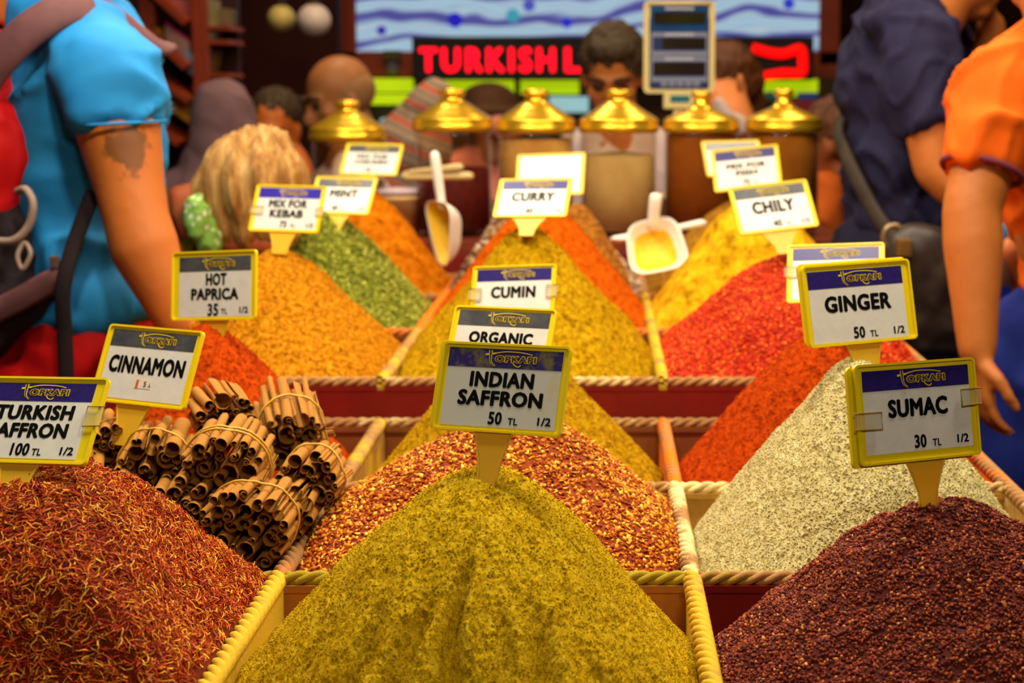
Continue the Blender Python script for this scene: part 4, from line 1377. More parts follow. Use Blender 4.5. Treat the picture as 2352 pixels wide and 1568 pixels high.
# ------------------------------------------------------------------ organic bodies
class Blob:
    def __init__(self):
        self.bm = bmesh.new()

    def ell(self, c, r, rot=None, sub=3):
        r = r if hasattr(r, '__len__') else (r, r, r)
        m = Matrix.Translation(Vector(c)) @ (rot.to_4x4() if rot is not None else Matrix()) @ Matrix.Diagonal((*r, 1))
        bmesh.ops.create_icosphere(self.bm, subdivisions=sub, radius=1.0, matrix=m)
        return self

    def cone(self, p0, r0, p1, r1, seg=18):
        p0, p1 = Vector(p0), Vector(p1)
        d = p1 - p0
        if d.length < 1e-5: return self
        q = d.to_track_quat('Z', 'Y').to_matrix().to_4x4()
        bmesh.ops.create_cone(self.bm, cap_ends=True, segments=seg, radius1=r0, radius2=r1, depth=d.length, matrix=Matrix.Translation((p0 + p1) / 2) @ q)
        return self

    def chain(self, pts, caps=True):
        """[(p, r), ...] round tapering limb"""
        for i, (p, r) in enumerate(pts):
            if caps or 0 < i < len(pts) - 1:
                self.ell(p, r, sub=2)
        for (p0, r0), (p1, r1) in zip(pts, pts[1:]):
            self.cone(p0, r0, p1, r1)
        return self

    def build(self, name, mat, parent=None, voxel=0.010, smooth=5, fold=None):
        me = bpy.data.meshes.new(name)
        self.bm.to_mesh(me); self.bm.free()
        o = bpy.data.objects.new(name, me)
        COL.objects.link(o)
        r = o.modifiers.new('r', 'REMESH'); r.mode = 'VOXEL'; r.voxel_size = voxel
        if smooth:
            s = o.modifiers.new('s', 'SMOOTH'); s.factor = 0.5; s.iterations = smooth
        bpy.context.view_layer.update()
        out = bpy.data.meshes.new_from_object(o.evaluated_get(bpy.context.evaluated_depsgraph_get()))
        bpy.data.objects.remove(o); bpy.data.meshes.remove(me)
        if fold:
            n = len(out.vertices)
            co = np.empty(n * 3, np.float32); out.vertices.foreach_get('co', co); co = co.reshape(-1, 3)
            no = np.empty(n * 3, np.float32); out.vertices.foreach_get('normal', no); no = no.reshape(-1, 3)
            co = co + no * fold(co.astype(float))[:, None]
            out.vertices.foreach_set('co', co.astype(np.float32).ravel()); out.update()
        out.name = name
        out.materials.clear()
        out.polygons.foreach_set('use_smooth', np.ones(len(out.polygons), dtype=bool))
        return link(name, out, mat, parent)


def folds(amp, fx, fy, fz, seed=0):
    def g(co):
        x, y, z = co[:, 0] * fx + seed, co[:, 1] * fy + seed * 1.7, co[:, 2] * fz
        w = vnoise3(x * 0.5, y * 0.5, z * 0.5) * 1.5
        n = vnoise3(x + w, y, z + w)
        n2 = vnoise3(x * 1.7 - z * 1.2 + 9.1, y * 1.7, z * 1.7 + x * 1.1)
        return amp * (1.9 * np.clip(1 - np.abs(n) * 2.2, 0, 1) ** 1.6 - 0.25) + amp * 0.9 * np.clip(1 - np.abs(n2) * 3.0, 0, 1) ** 1.5
    return g


def skin(name, c1, c2):
    return noise_mat(name, [c1, c2], 14, 4, 0.5, 0.3, 0.08, 300, 0.001)


SK_TAN = skin('tanned_skin', (182, 102, 42), (194, 114, 52))
SK_OLIVE = skin('olive_skin', (168, 100, 52), (182, 114, 64))
SK_WARM = skin('warm_skin', (214, 124, 62), (222, 136, 76))
SK_DARK = skin('brown_skin', (140, 82, 46), (156, 96, 58))
HAIR_BLACK = noise_mat('black_hair', [(30, 20, 12), (84, 60, 34)], 60, 5, 0.6, 0.3, 0.5, 200, 0.004)
HAIR_BROWN = noise_mat('brown_hair', [(70, 34, 12), (112, 60, 22)], 30, 5, 0.55, 0.3, 0.5, 120, 0.004)
HAIR_GREY = noise_mat('cropped_grey_hair', [(136, 92, 54), (160, 116, 76)], 30, 5, 0.7, 0.2, 0.2, 200, 0.002)
EYE_DARK = M('dark_eye', (24, 14, 10), 0.3)


class Fig:
    """a person: local frame (x right, y forward, z up) turned by yaw about (x, y)"""

    def __init__(self, x, y, yaw, label, name='person'):
        self.o = Vector((x, y, 0)); self.R = Matrix.Rotation(math.radians(yaw), 3, 'Z')
        self.root = empty(name, (x, y, 0), label, 'person')

    def w(self, x, y, z):
        return self.R @ Vector((x, y, z)) + self.o

    def head(self, B, c, s=1.0, yaw=0, pitch=0, roll=0):
        """skull with face added to blob B; local +y is where the face looks. returns frame"""
        H = self.R @ (Matrix.Rotation(math.radians(yaw), 3, 'Z') @ Matrix.Rotation(math.radians(pitch), 3, 'X') @ Matrix.Rotation(math.radians(roll), 3, 'Y'))
        c = Vector(c)

        def q(x, y, z):
            return c + H @ (Vector((x, y, z)) * s)
        B.ell(q(0, -0.012, 0.03), (0.076 * s, 0.096 * s, 0.088 * s), H)
        B.ell(q(0, 0.022, -0.03), (0.062 * s, 0.07 * s, 0.088 * s), H)
        B.ell(q(0, 0.055, -0.095), (0.032 * s, 0.032 * s, 0.026 * s), H)
        B.ell(q(0, 0.082, 0.018), (0.056 * s, 0.016 * s, 0.012 * s), H)
        B.cone(q(0, 0.088, 0.005), 0.010 * s, q(0, 0.108, -0.032), 0.015 * s, 10).ell(q(0, 0.106, -0.034), 0.016 * s, sub=2)
        B.ell(q(0, 0.086, -0.063), (0.026 * s, 0.012 * s, 0.006 * s), H).ell(q(0, 0.083, -0.075), (0.022 * s, 0.012 * s, 0.007 * s), H)
        for sx in (-1, 1):
            B.ell(q(0.042 * sx, 0.062, -0.022), (0.024 * s, 0.022 * s, 0.02 * s), H)
            B.ell(q(0.078 * sx, -0.008, -0.012), (0.010 * s, 0.019 * s, 0.032 * s), H)
        B.cone(q(0, -0.02, -0.06), 0.055 * s, q(0, -0.035, -0.17), 0.06 * s)
        return q, H

    def eyes(self, q, H, s=1.0, brow=None):
        for sx in (-1, 1):
            bm = bmesh.new()
            bmesh.ops.create_uvsphere(bm, u_segments=12, v_segments=8, radius=1, matrix=Matrix.Translation(q(0.031 * sx, 0.083, 0.002)) @ H.to_4x4() @ Matrix.Diagonal((0.015 * s, 0.010 * s, 0.008 * s, 1)))
            bm_obj('eye', bm, EYE_DARK, self.root, True)
            if brow:
                v, f = tube([q(0.012 * sx, 0.099, 0.022), q(0.034 * sx, 0.096, 0.030), q(0.056 * sx, 0.080, 0.022)], 0.006 * s, 8)
                link('eyebrow', mesh_from('eyebrow', v, f, True), brow, self.root)

    def hair(self, q, H, mat, s=1.0, extra=(), back=-0.026, up=0.045, r=(0.083, 0.094, 0.085), cut=None):
        B = Blob()
        B.ell(q(0, back, up), (r[0] * s, r[1] * s, r[2] * s), H)
        B.ell(q(0, back - 0.03, up - 0.05), (r[0] * s * 0.94, r[1] * s * 0.72, r[2] * s * 0.8), H)
        for c, rr in extra:
            B.ell(q(*c), tuple(k * s for k in rr), H)
        return B.build('hair', mat, self.root, 0.008, 3, folds(0.004, 60, 60, 25))

    def legs(self, mat, shoes=None, w=0.095, hip=0.92, r=0.085, stance=0.0):
        B = Blob()
        for sx in (-1, 1):
            B.chain([(self.w(w * sx, 0, hip), r * 1.15), (self.w(w * 1.05 * sx, 0.02 + stance * sx, 0.5), r * 0.8), (self.w(w * 1.05 * sx, stance * sx, 0.10), r * 0.62)])
        B.ell(self.w(0, -0.01, hip + 0.05), (0.165, 0.12, 0.13), self.R)
        t = B.build('trousers', mat, self.root, 0.016, 4, folds(0.006, 12, 12, 7))
        for sx in (-1, 1):
            Bs = Blob()
            Bs.ell(self.w(w * 1.05 * sx, 0.05 + stance * sx, 0.04), (0.045, 0.13, 0.04), self.R)
            Bs.ell(self.w(w * 1.05 * sx, -0.01 + stance * sx, 0.07), (0.04, 0.06, 0.065), self.R)
            Bs.build('shoe', shoes or M('shoe_leather', (40, 28, 20), 0.5), self.root, 0.010, 3)
        return t

    def body_core(self, B, sh=1.42, hip=0.92, skin_legs=True):
        """hidden trunk and legs so that the body is one continuous figure"""
        B.ell(self.w(0, 0, sh - 0.18), (0.135, 0.09, 0.2), self.R)
        B.ell(self.w(0, 0, hip + 0.06), (0.125, 0.09, 0.2), self.R)
        for sx in (-1, 1):
            B.chain([(self.w(0.09 * sx, 0, hip), 0.07), (self.w(0.095 * sx, 0.015, 0.5), 0.048), (self.w(0.095 * sx, 0, 0.07), 0.036)])
        return B

    def torso(self, mat, sh=1.42, hip=0.95, wid=0.19, dep=0.125, sleeves=(), name='shirt', amp=0.007, seed=0, voxel=0.013, belly=0.0, extra=()):
        B = Blob()
        B.ell(self.w(0, 0.01, sh - 0.16), (wid, dep, 0.19), self.R)
        B.ell(self.w(0, 0.015 + belly * 0.5, (sh + hip) / 2 - 0.06), (wid * 0.88, dep + belly * 0.5, 0.22), self.R)
        B.ell(self.w(0, 0.0 + belly * 0.3, hip + 0.04), (wid * 0.92, dep + belly * 0.3, 0.15), self.R)
        B.chain([(self.w(-wid * 0.92, 0, sh - 0.045), 0.068), (self.w(-wid * 0.35, -0.01, sh), 0.07), (self.w(wid * 0.35, -0.01, sh), 0.07), (self.w(wid * 0.92, 0, sh - 0.045), 0.068)])
        for ch in sleeves:
            B.chain(ch)
        for c, r in extra:
            B.ell(c, r, self.R)
        return B.build(name, mat, self.root, voxel, 4, folds(amp, 11, 11, 6, seed))


def hand(B, wrist, fwd, palm_n, side, size=0.18, curl=0.5, spread=0.06):
    """palm and five fingers; side = direction of the thumb"""
    f = Vector(fwd).normalized(); n = Vector(palm_n).normalized(); s = Vector(side)
    s = (s - f * s.dot(f)).normalized(); n = f.cross(s) * (1 if f.cross(s).dot(n) > 0 else -1)
    k = size / 0.18
    w = Vector(wrist)
    for j in range(4):
        o = (1.5 - j) * 0.019 * k
        B.chain([(w + s * o * 0.7, 0.013 * k), (w + f * 0.085 * k + s * o, 0.0115 * k)])
        L = (0.070, 0.080, 0.074, 0.058)[j] * k
        p = w + f * 0.085 * k + s * o
        d = (f + s * (1.5 - j) * spread).normalized()
        ang = 0
        for seg, frac in enumerate((0.45, 0.32, 0.23)):
            ang += curl * (0.6, 0.9, 0.7)[seg]
            dd = d * math.cos(ang) + n * math.sin(ang)
            p2 = p + dd * L * frac
            B.chain([(p, (0.0095 - 0.001 * seg) * k), (p2, (0.0088 - 0.001 * seg) * k)])
            p = p2
    t0 = w + f * 0.028 * k + s * 0.026 * k
    t1 = t0 + (f * 0.6 + s * 0.75 + n * 0.25).normalized() * 0.036 * k
    t2 = t1 + (f * 0.95 + s * 0.2 + n * (0.2 + curl * 0.4)).normalized() * 0.032 * k
    t3 = t2 + (f * 0.95 - s * 0.05 + n * (0.3 + curl * 0.6)).normalized() * 0.024 * k
    B.chain([(t0, 0.0155 * k), (t1, 0.0115 * k), (t2, 0.0105 * k), (t3, 0.0085 * k)])


FLOOR_SHOE = M('shoe_leather', (40, 28, 20), 0.5)

# --- man in the blue shirt, left, seen from his right side, leaning over the stall
g = Fig(-0.97, 3.02, -90, 'person in bright blue T-shirt and red shorts leaning over the stall at left')
S1, E1, W1 = P(245, 165, 2.86), P(312, 500, 2.80), P(398, 735, 2.78)
B = Blob()
g.body_core(B, 1.42, 0.95)
B.chain([(S1, 0.072), (S1.lerp(E1, 0.42), 0.068), (S1.lerp(E1, 0.8), 0.056), (E1, 0.053), (E1.lerp(W1, 0.3) + Vector((-0.004, 0, 0)), 0.056), (E1.lerp(W1, 0.7), 0.043), (W1, 0.032)])
S1b = P(230, 160, 3.26); E1b = P(330, 480, 3.33); W1b = P(420, 690, 3.25)
B.chain([(S1b, 0.07), (E1b, 0.05), (W1b, 0.032)])
hand(B, W1, (W1 - E1) + Vector((0.03, 0, -0.05)), Vector((-0.3, 0.9, -0.2)), Vector((1, 0.2, 0.3)), 0.18, 0.5)
hand(B, W1b, (W1b - E1b), Vector((-0.2, 0.2, -1)), Vector((0.8, -0.5, 0.3)), 0.18, 0.3)
q, H = g.head(B, P(150, -150, 3.04), 1.05, 0, -20)
B.cone(P(150, -100, 3.04), 0.055, P(150, 80, 3.04), 0.07)
# skin with a tattoo on the upper arm
m, nt = base_mat('tattooed_skin', (182, 100, 40), 0.5, 0, 0.3)
geo = nt.add('ShaderNodeNewGeometry')
tc_ = P(300, 325, 2.73)
vd = nt.add('ShaderNodeVectorMath', operation='DISTANCE'); vd.inputs[1].default_value = tc_
nt.link(geo.outputs['Position'], vd.inputs[0])
nz = nt.add('ShaderNodeTexNoise', i_Scale=42.0, i_Detail=2.0)
nt.link(geo.outputs['Position'], nz.inputs['Vector'])
ad = nt.add('ShaderNodeMath', operation='MULTIPLY_ADD'); ad.inputs[1].default_value = 0.07
nt.link(nz.outputs['Fac'], ad.inputs[0]); nt.link(vd.outputs['Value'], ad.inputs[2])
mr = nt.add('ShaderNodeMapRange'); mr.inputs['From Min'].default_value = 0.090; mr.inputs['From Max'].default_value = 0.100
mr.inputs['To Min'].default_value = 0.68; mr.inputs['To Max'].default_value = 0.0
nt.link(ad.outputs[0], mr.inputs['Value'])
mx = nt.add('ShaderNodeMix', data_type='RGBA'); mx.inputs[6].default_value = lin((184, 102, 42)); mx.inputs[7].default_value = lin((64, 48, 24))
nt.link(mr.outputs[0], mx.inputs[0]); nt.link(mx.outputs[2], nt.b.inputs['Base Color'])
B.build('body', m, g.root, 0.007, 4)
g.hair(q, H, HAIR_BROWN, 1.05)
BLUE = noise_mat('blue_jersey', [(24, 118, 186), (40, 142, 206)], 5, 2, 0.7, 0.2, 0.12, 500, 0.001)
B = Blob()
B.ell(P(190, 250, 3.04), (0.135, 0.20, 0.21)); B.ell(P(185, 420, 3.04), (0.12, 0.19, 0.2)); B.ell(P(205, 590, 3.04), (0.118, 0.185, 0.17)); B.ell(P(250, 668, 3.02), (0.095, 0.17, 0.085)); B.ell(P(180, 700, 3.02), (0.12, 0.18, 0.05))
B.chain([(P(240, 150, 2.88), 0.078), (P(130, 60, 2.97), 0.075), (P(130, 60, 3.11), 0.075), (P(235, 150, 3.24), 0.08)])
B.chain([(S1, 0.082), (P(262, 225, 2.845), 0.082)]).cone(P(262, 225, 2.845), 0.082, P(268, 290, 2.835), 0.076)
B.chain([(S1b, 0.08), (S1b.lerp(E1b, 0.4), 0.078)])
B.chain([(P(110, 40, 3.03), 0.078), (P(140, -40, 3.04), 0.062)], caps=False)


def bluefold(co):
    x, y, z = co[:, 0], co[:, 1], co[:, 2]
    # creases fan out from the armpit over the sleeve, sag in rolls over the belly
    u = x * 0.55 - z * 0.83; v = x * 0.83 + z * 0.55
    n = vnoise3(u * 17 + 3 + vnoise3(x * 6, y * 6, z * 6), y * 7, v * 6)
    m = vnoise3(x * 7 + 5, y * 6, z * 13 + x * 6)
    hi = np.clip((z - 1.28) / 0.1, 0, 1)
    cre = np.clip(1 - np.abs(n) * 2.4, 0, 1) ** 1.5 * hi + np.clip(1 - np.abs(m) * 2.2, 0, 1) ** 1.5 * (1 - hi) * 1.5
    return 0.015 * cre - 0.001 + 0.004 * vnoise3(x * 20, y * 20, z * 20)


B.build('shirt', BLUE, g.root, 0.009, 3, bluefold)
tube_obj('sleeve_hem', [P(268, 283, 2.835) + Vector((math.cos(a) * 0.077, math.sin(a) * 0.0765, 0.004 * math.cos(a))) for a in np.linspace(0, 2 * math.pi, 28, endpoint=False)], 0.0028, BLUE, g.root, closed=True, seg=6)
REDC = noise_mat('red_cotton', [(168, 6, 10), (196, 12, 14)], 6, 3, 0.75, 0.15, 0.1, 300, 0.001)
B = Blob()
B.ell(P(195, 780, 3.02), (0.135, 0.185, 0.14)); B.ell(P(175, 880, 3.02), (0.15, 0.185, 0.14))
for sx in (-1, 1):
    B.chain([(g.w(0.09 * sx, 0, 0.93), 0.105), (g.w(0.10 * sx, 0.02, 0.6), 0.10)])
B.build('shorts', REDC, g.root, 0.012, 3, folds(0.008, 9, 9, 6, 3))
for sx in (-1, 1):
    Bs = Blob(); Bs.ell(g.w(0.095 * sx, 0.05, 0.045), (0.05, 0.14, 0.045), g.R); Bs.ell(g.w(0.095 * sx, -0.01, 0.08), (0.045, 0.06, 0.06), g.R)
    Bs.build('shoe', FLOOR_SHOE, g.root, 0.010, 3)

# --- his backpack (its own thing)
BLK = noise_mat('black_webbing', [(24, 14, 16), (40, 26, 28)], 12, 3, 0.8, 0.2, 0.2, 300, 0.001)
STRAP = noise_mat('brown_strap_padding', [(86, 52, 54), (108, 68, 68)], 10, 3, 0.7, 0.2, 0.2, 260, 0.002)
bp = empty('backpack', P(-20, 620, 2.95), 'red and black backpack on the back of the blue shirted person', 'backpack')
B = Blob(); B.ell(P(-30, 330, 2.97), (0.125, 0.16, 0.20)); B.ell(P(-25, 200, 2.97), (0.085, 0.14, 0.09)); B.ell(P(-10, 430, 2.97), (0.085, 0.15, 0.10))
B.build('red_shell', noise_mat('red_nylon', [(188, 8, 14), (214, 16, 20)], 6, 3, 0.5, 0.3, 0.1, 200, 0.001), bp, 0.010, 4, folds(0.006, 10, 10, 8, 2))
B = Blob(); B.ell(P(10, 600, 2.97), (0.115, 0.15, 0.11)); B.ell(P(50, 380, 2.98), (0.035, 0.12, 0.2)); B.ell(P(60, 560, 2.97), (0.06, 0.13, 0.12)); B.chain([(P(-60, 780, 2.85), 0.05), (P(40, 700, 2.84), 0.035), (P(130, 640, 2.83), 0.02)])
B.build('black_base', BLK, bp, 0.010, 4, folds(0.006, 10, 10, 8, 5))
tube_obj('shoulder_strap', smooth_path([P(-40, 190, 2.84), P(0, 135, 2.83), P(60, 75, 2.83), P(130, 30, 2.85), P(200, 18, 2.88), P(270, 45, 2.93), P(330, 85, 3.0), P(362, 108, 3.06), P(352, 128, 3.16), P(318, 170, 3.22)], 6), 0.034, STRAP, bp, seg=14, flat=0.36, up=(0.15, -0.8, 0.6))
tube_obj('hanging_strap', smooth_path([P(215, 440, 2.82), P(170, 560, 2.79), P(145, 660, 2.77), P(148, 760, 2.77), P(152, 860, 2.77), P(150, 980, 2.77)], 6), 0.013, BLK, bp, seg=8, flat=0.3, up=(0, -1, 0))
tube_obj('waist_strap', smooth_path([P(-60, 740, 2.80), P(40, 690, 2.79), P(125, 645, 2.78), P(150, 660, 2.775)], 6), 0.020, STRAP, bp, seg=8, flat=0.3, up=(0, -1, 0))
GREYC = M('grey_cord', (150, 126, 112), 0.6)
tube_obj('cord_loop', smooth_path([P(-20, 552, 2.80), P(30, 552, 2.79), P(65, 520, 2.79), P(76, 470, 2.79), P(60, 436, 2.80), P(40, 440, 2.82)], 6), 0.0065, GREYC, bp)
tube_obj('zip_pull', smooth_path([P(52, 560, 2.79), P(40, 590, 2.785), P(52, 618, 2.785), P(70, 585, 2.785), P(62, 562, 2.79)], 6, True), 0.004, GREYC, bp, closed=True)
box('buckle', P(113, 618, 2.775), P(138, 586, 2.79), M('buckle_plastic', (84, 62, 58), 0.5), bp)

# --- blonde woman bending over the left side of the stall
DK = noise_mat('dark_brown_cloth', [(40, 28, 26), (58, 44, 42)], 8, 3, 0.85, 0.15, 0.15, 200, 0.002)
hc = P(578, 440, 3.30)
g = Fig(-1.06, 3.62, -105, 'blonde person bending over the mint heap, hair falling forward, green dotted scarf')
B = Blob()
g.body_core(B, 1.22, 0.92)
q, H = g.head(B, hc + Vector((0.0, 0.01, -0.015)), 0.86, 20, -68)
B.cone(hc + Vector((-0.02, 0.05, -0.03)), 0.05, P(470, 590, 3.46), 0.06)
B.cone(P(470, 590, 3.46), 0.06, g.w(0, 0, 1.2), 0.10)
B.ell(P(570, 556, 3.29), (0.062, 0.05, 0.030)); B.ell(P(618, 560, 3.28), (0.03, 0.04, 0.026))
B.build('body', skin('flushed_skin', (150, 66, 30), (172, 84, 42)), g.root, 0.009, 4)
BLONDE = noise_mat('blonde_hair', [(112, 66, 18), (178, 124, 52), (222, 182, 112)], 9, 4, 0.42, 0.4, 0.7, 50, 0.010, stretch=(4.5, 4.5, 0.6))


def hairfold(co):
    d = co - np.array(hc)
    ang = np.arctan2(d[:, 0] - 0.02, -d[:, 1] + 0.02)
    return 0.0075 * np.sin(ang * 13 + 6 * vnoise3(co[:, 0] * 8, co[:, 1] * 8, co[:, 2] * 10)) + 0.003 * np.sin(ang * 37 + d[:, 2] * 20)


B = Blob()
B.ell(hc + Vector((0.004, 0, 0.008)), (0.100, 0.10, 0.105))
B.ell(P(500, 480, 3.31), (0.052, 0.07, 0.085)); B.ell(P(640, 470, 3.30), (0.048, 0.06, 0.085)); B.ell(P(565, 505, 3.27), (0.065, 0.05, 0.055)); B.ell(P(600, 335, 3.31), (0.055, 0.06, 0.035))
B.build('hair', BLONDE, g.root, 0.006, 3, hairfold)
B = Blob()
B.chain([(P(462, 600, 3.47), 0.075), (P(400, 640, 3.55), 0.13), (g.w(0, 0, 1.1), 0.16)]); B.ell(g.w(0, 0.0, 1.0), (0.18, 0.14, 0.22), g.R)
B.chain([(P(440, 620, 3.40), 0.06), (P(430, 700, 3.36), 0.045)])
B.build('dark_top', DK, g.root, 0.012, 4, folds(0.006, 10, 10, 8, 4))
m, nt = base_mat('green_dotted_scarf', (150, 190, 96), 0.7)
tc = nt.add('ShaderNodeTexCoord'); vo = nt.add('ShaderNodeTexVoronoi', i_Scale=62.0)
nt.link(tc.outputs['Object'], vo.inputs['Vector'])
mr = nt.add('ShaderNodeMapRange'); mr.inputs['From Min'].default_value = 0.30; mr.inputs['From Max'].default_value = 0.36
nt.link(vo.outputs['Distance'], mr.inputs['Value'])
mx = nt.add('ShaderNodeMix', data_type='RGBA'); mx.inputs[6].default_value = lin((220, 226, 176)); mx.inputs[7].default_value = lin((128, 172, 70))
nt.link(mr.outputs[0], mx.inputs[0]); nt.link(mx.outputs[2], nt.b.inputs['Base Color'])
B = Blob(); B.ell(P(458, 500, 3.24), (0.028, 0.04, 0.042)); B.ell(P(484, 548, 3.25), (0.026, 0.03, 0.032)); B.ell(P(470, 525, 3.245), (0.022, 0.03, 0.03)); B.ell(P(408, 560, 3.36), (0.028, 0.05, 0.07))
B.build('scarf', m, g.root, 0.006, 3, folds(0.004, 30, 30, 30, 1))
g.legs(DK, FLOOR_SHOE, hip=0.9)

# --- woman in the mauve headscarf
MAUVE = noise_mat('mauve_cloth', [(112, 82, 86), (132, 100, 104)], 5, 3, 0.85, 0.15, 0.1, 200, 0.002)
c = P(512, 285, 5.0)
g = Fig(c.x - 0.02, 5.02, 150, 'person wearing a mauve headscarf seen from behind, at back left')
B = Blob(); g.body_core(B, 1.30, 0.85); q, H = g.head(B, c, 0.82); B.build('body', SK_WARM, g.root, 0.014, 4)
B = Blob(); B.ell(c + Vector((0, 0, 0.02)), (0.088, 0.11, 0.108)); B.ell(c + Vector((-0.005, 0, -0.06)), (0.090, 0.11, 0.11)); B.cone(c + Vector((0, 0, -0.06)), 0.092, c + Vector((-0.03, 0, -0.20)), 0.125); B.ell(c + Vector((-0.04, 0, -0.20)), (0.17, 0.13, 0.09))
B.build('headscarf', MAUVE, g.root, 0.010, 5, folds(0.004, 10, 10, 8, 2))
g.torso(noise_mat('taupe_coat', [(60, 44, 38), (84, 64, 56)], 5, 3, 0.85, 0.15, 0.1, 200), c.z - 0.20, 0.85, 0.19, 0.13, [[(g.w(-0.19, 0, c.z - 0.30), 0.06), (g.w(-0.24, 0.02, c.z - 0.52), 0.05), (g.w(-0.18, 0.2, c.z - 0.55), 0.04)], [(g.w(0.19, 0, c.z - 0.30), 0.06), (g.w(0.24, 0.02, c.z - 0.52), 0.05), (g.w(0.18, 0.2, c.z - 0.55), 0.04)]], 'coat')
g.legs(DK, FLOOR_SHOE, hip=0.85)

# --- dark haired man behind the blonde woman
c = P(630, 296, 5.6)
g = Fig(c.x, 5.62, 172, 'person with short dark hair and tanned forehead between the headscarf and the bald head')
B = Blob(); g.body_core(B, 1.28, 0.85); q, H = g.head(B, c, 0.98, 0, -14); B.build('body', skin('ruddy_skin', (206, 104, 36), (218, 118, 46)), g.root, 0.012, 4)
g.eyes(q, H, 0.98, HAIR_BLACK); g.hair(q, H, HAIR_BLACK, 0.98)
g.torso(noise_mat('maroon_sweater', [(66, 22, 18), (88, 32, 26)], 6, 3, 0.85, 0.15, 0.1, 200), c.z - 0.24, 0.85, 0.2, 0.13, [[(g.w(-0.2, 0, c.z - 0.3), 0.06), (g.w(-0.24, 0.02, c.z - 0.56), 0.05), (g.w(-0.22, 0.16, c.z - 0.72), 0.04)], [(g.w(0.2, 0, c.z - 0.3), 0.06), (g.w(0.24, 0.02, c.z - 0.56), 0.05), (g.w(0.22, 0.16, c.z - 0.72), 0.04)]], 'sweater')
g.legs(DK, FLOOR_SHOE, hip=0.85)

# --- bald man
c = P(778, 226, 5.3)
WHITE_C = noise_mat('lilac_white_shirt', [(206, 184, 186), (226, 206, 204)], 5, 3, 0.8, 0.15, 0.1, 200)
g = Fig(c.x + 0.03, 5.32, 100, 'bald person in a pale shirt looking down to the left behind the jars')
B = Blob(); g.body_core(B, 1.30, 0.87); q, H = g.head(B, c, 1.08, 22, -16)
B.build('body', skin('bald_skin', (158, 96, 50), (172, 110, 62)), g.root, 0.010, 4)
g.eyes(q, H, 1.08, HAIR_BLACK)
B = Blob(); B.ell(q(0, -0.025, 0.012), (0.0835 * 1.08, 0.088 * 1.08, 0.072 * 1.08), H); B.build('cropped_hair', HAIR_GREY, g.root, 0.008, 3)
g.torso(WHITE_C, c.z - 0.21, 0.87, 0.2, 0.14, [[(g.w(-0.2, 0, c.z - 0.28), 0.07), (g.w(-0.27, 0.06, c.z - 0.5), 0.06)], [(g.w(0.2, 0, c.z - 0.28), 0.07), (g.w(0.27, 0.06, c.z - 0.5), 0.06)]])
g.legs(DK, FLOOR_SHOE, hip=0.87)

# --- person in a striped knit hood
m, nt = base_mat('striped_knit', (150, 120, 110), 0.85)
tc = nt.add('ShaderNodeTexCoord'); mp = nt.add('ShaderNodeMapping'); mp.inputs['Rotation'].default_value = (0, math.radians(-24), 0)
nt.link(tc.outputs['Object'], mp.inputs[0])
wv = nt.add('ShaderNodeTexWave', i_Scale=5.0, i_Distortion=1.2); wv.bands_direction = 'Z'
nt.link(mp.outputs[0], wv.inputs['Vector'])
cr = nt.add('ShaderNodeValToRGB'); el = cr.color_ramp.elements
el[0].color = lin((176, 146, 122)); el[1].position = 1.0; el[1].color = lin((190, 88, 62))
for p_, c_ in ((0.25, (96, 90, 84)), (0.45, (166, 150, 104)), (0.62, (122, 112, 106)), (0.8, (190, 128, 110))):
    e = el.new(p_); e.color = lin(c_)
nt.link(wv.outputs['Fac'], cr.inputs[0]); nt.link(cr.outputs[0], nt.b.inputs['Base Color'])
c = P(985, 262, 5.5)
g = Fig(c.x - 0.03, 5.52, 20, 'person in a red and grey striped knit hood seen from behind')
B = Blob(); g.body_core(B, 1.26, 0.85); q, H = g.head(B, c - Vector((0.02, 0, 0.045)), 0.74); B.build('body', SK_OLIVE, g.root, 0.014, 4)
B = Blob(); B.ell(P(998, 215, 5.5), (0.052, 0.06, 0.045)); B.ell(P(985, 255, 5.5), (0.080, 0.095, 0.085)); B.cone(P(998, 220, 5.5), 0.055, P(950, 330, 5.5), 0.125); B.ell(P(945, 345, 5.5), (0.13, 0.12, 0.09))
B.build('striped_hood', m, g.root, 0.009, 4, folds(0.003, 14, 14, 10, 7))
g.torso(m, c.z - 0.22, 0.85, 0.18, 0.13, [[(g.w(-0.18, 0, c.z - 0.3), 0.055), (g.w(-0.22, 0.1, c.z - 0.52), 0.05)], [(g.w(0.18, 0, c.z - 0.3), 0.055), (g.w(0.22, 0.1, c.z - 0.52), 0.05)]], 'striped_jumper')
g.legs(DK, FLOOR_SHOE, hip=0.85)

# --- person in a brown cap and pink top
c = P(1122, 268, 6.1)
g = Fig(c.x, 6.12, 20, 'person in a dark brimmed hat and pink top between the second and third jar lids')
B = Blob(); g.body_core(B, 1.24, 0.85); q, H = g.head(B, c, 0.95); B.build('body', SK_OLIVE, g.root, 0.014, 4)
B = Blob(); B.ell(c + Vector((0, 0, 0.045)), (0.105, 0.11, 0.075)); B.ell(c + Vector((0, 0, 0.02)), (0.15, 0.16, 0.022)); B.build('hat', noise_mat('brown_hat', [(58, 34, 22), (92, 60, 36)], 8, 3, 0.8), g.root, 0.009, 3)
B = Blob(); B.chain([(P(1140, 285, 5.98), 0.04), (P(1170, 300, 5.98), 0.05)]); B.build('pink_collar', M('pink_knit', (232, 136, 118), 0.8), g.root, 0.010, 3)
g.torso(noise_mat('pink_top', [(226, 128, 110), (236, 150, 132)], 5, 3, 0.8), c.z - 0.17, 0.85, 0.2, 0.13, [[(g.w(-0.2, 0, c.z - 0.24), 0.06), (g.w(-0.24, 0.06, c.z - 0.5), 0.05)], [(g.w(0.2, 0, c.z - 0.24), 0.06), (g.w(0.24, 0.06, c.z - 0.5), 0.05)]], 'top')
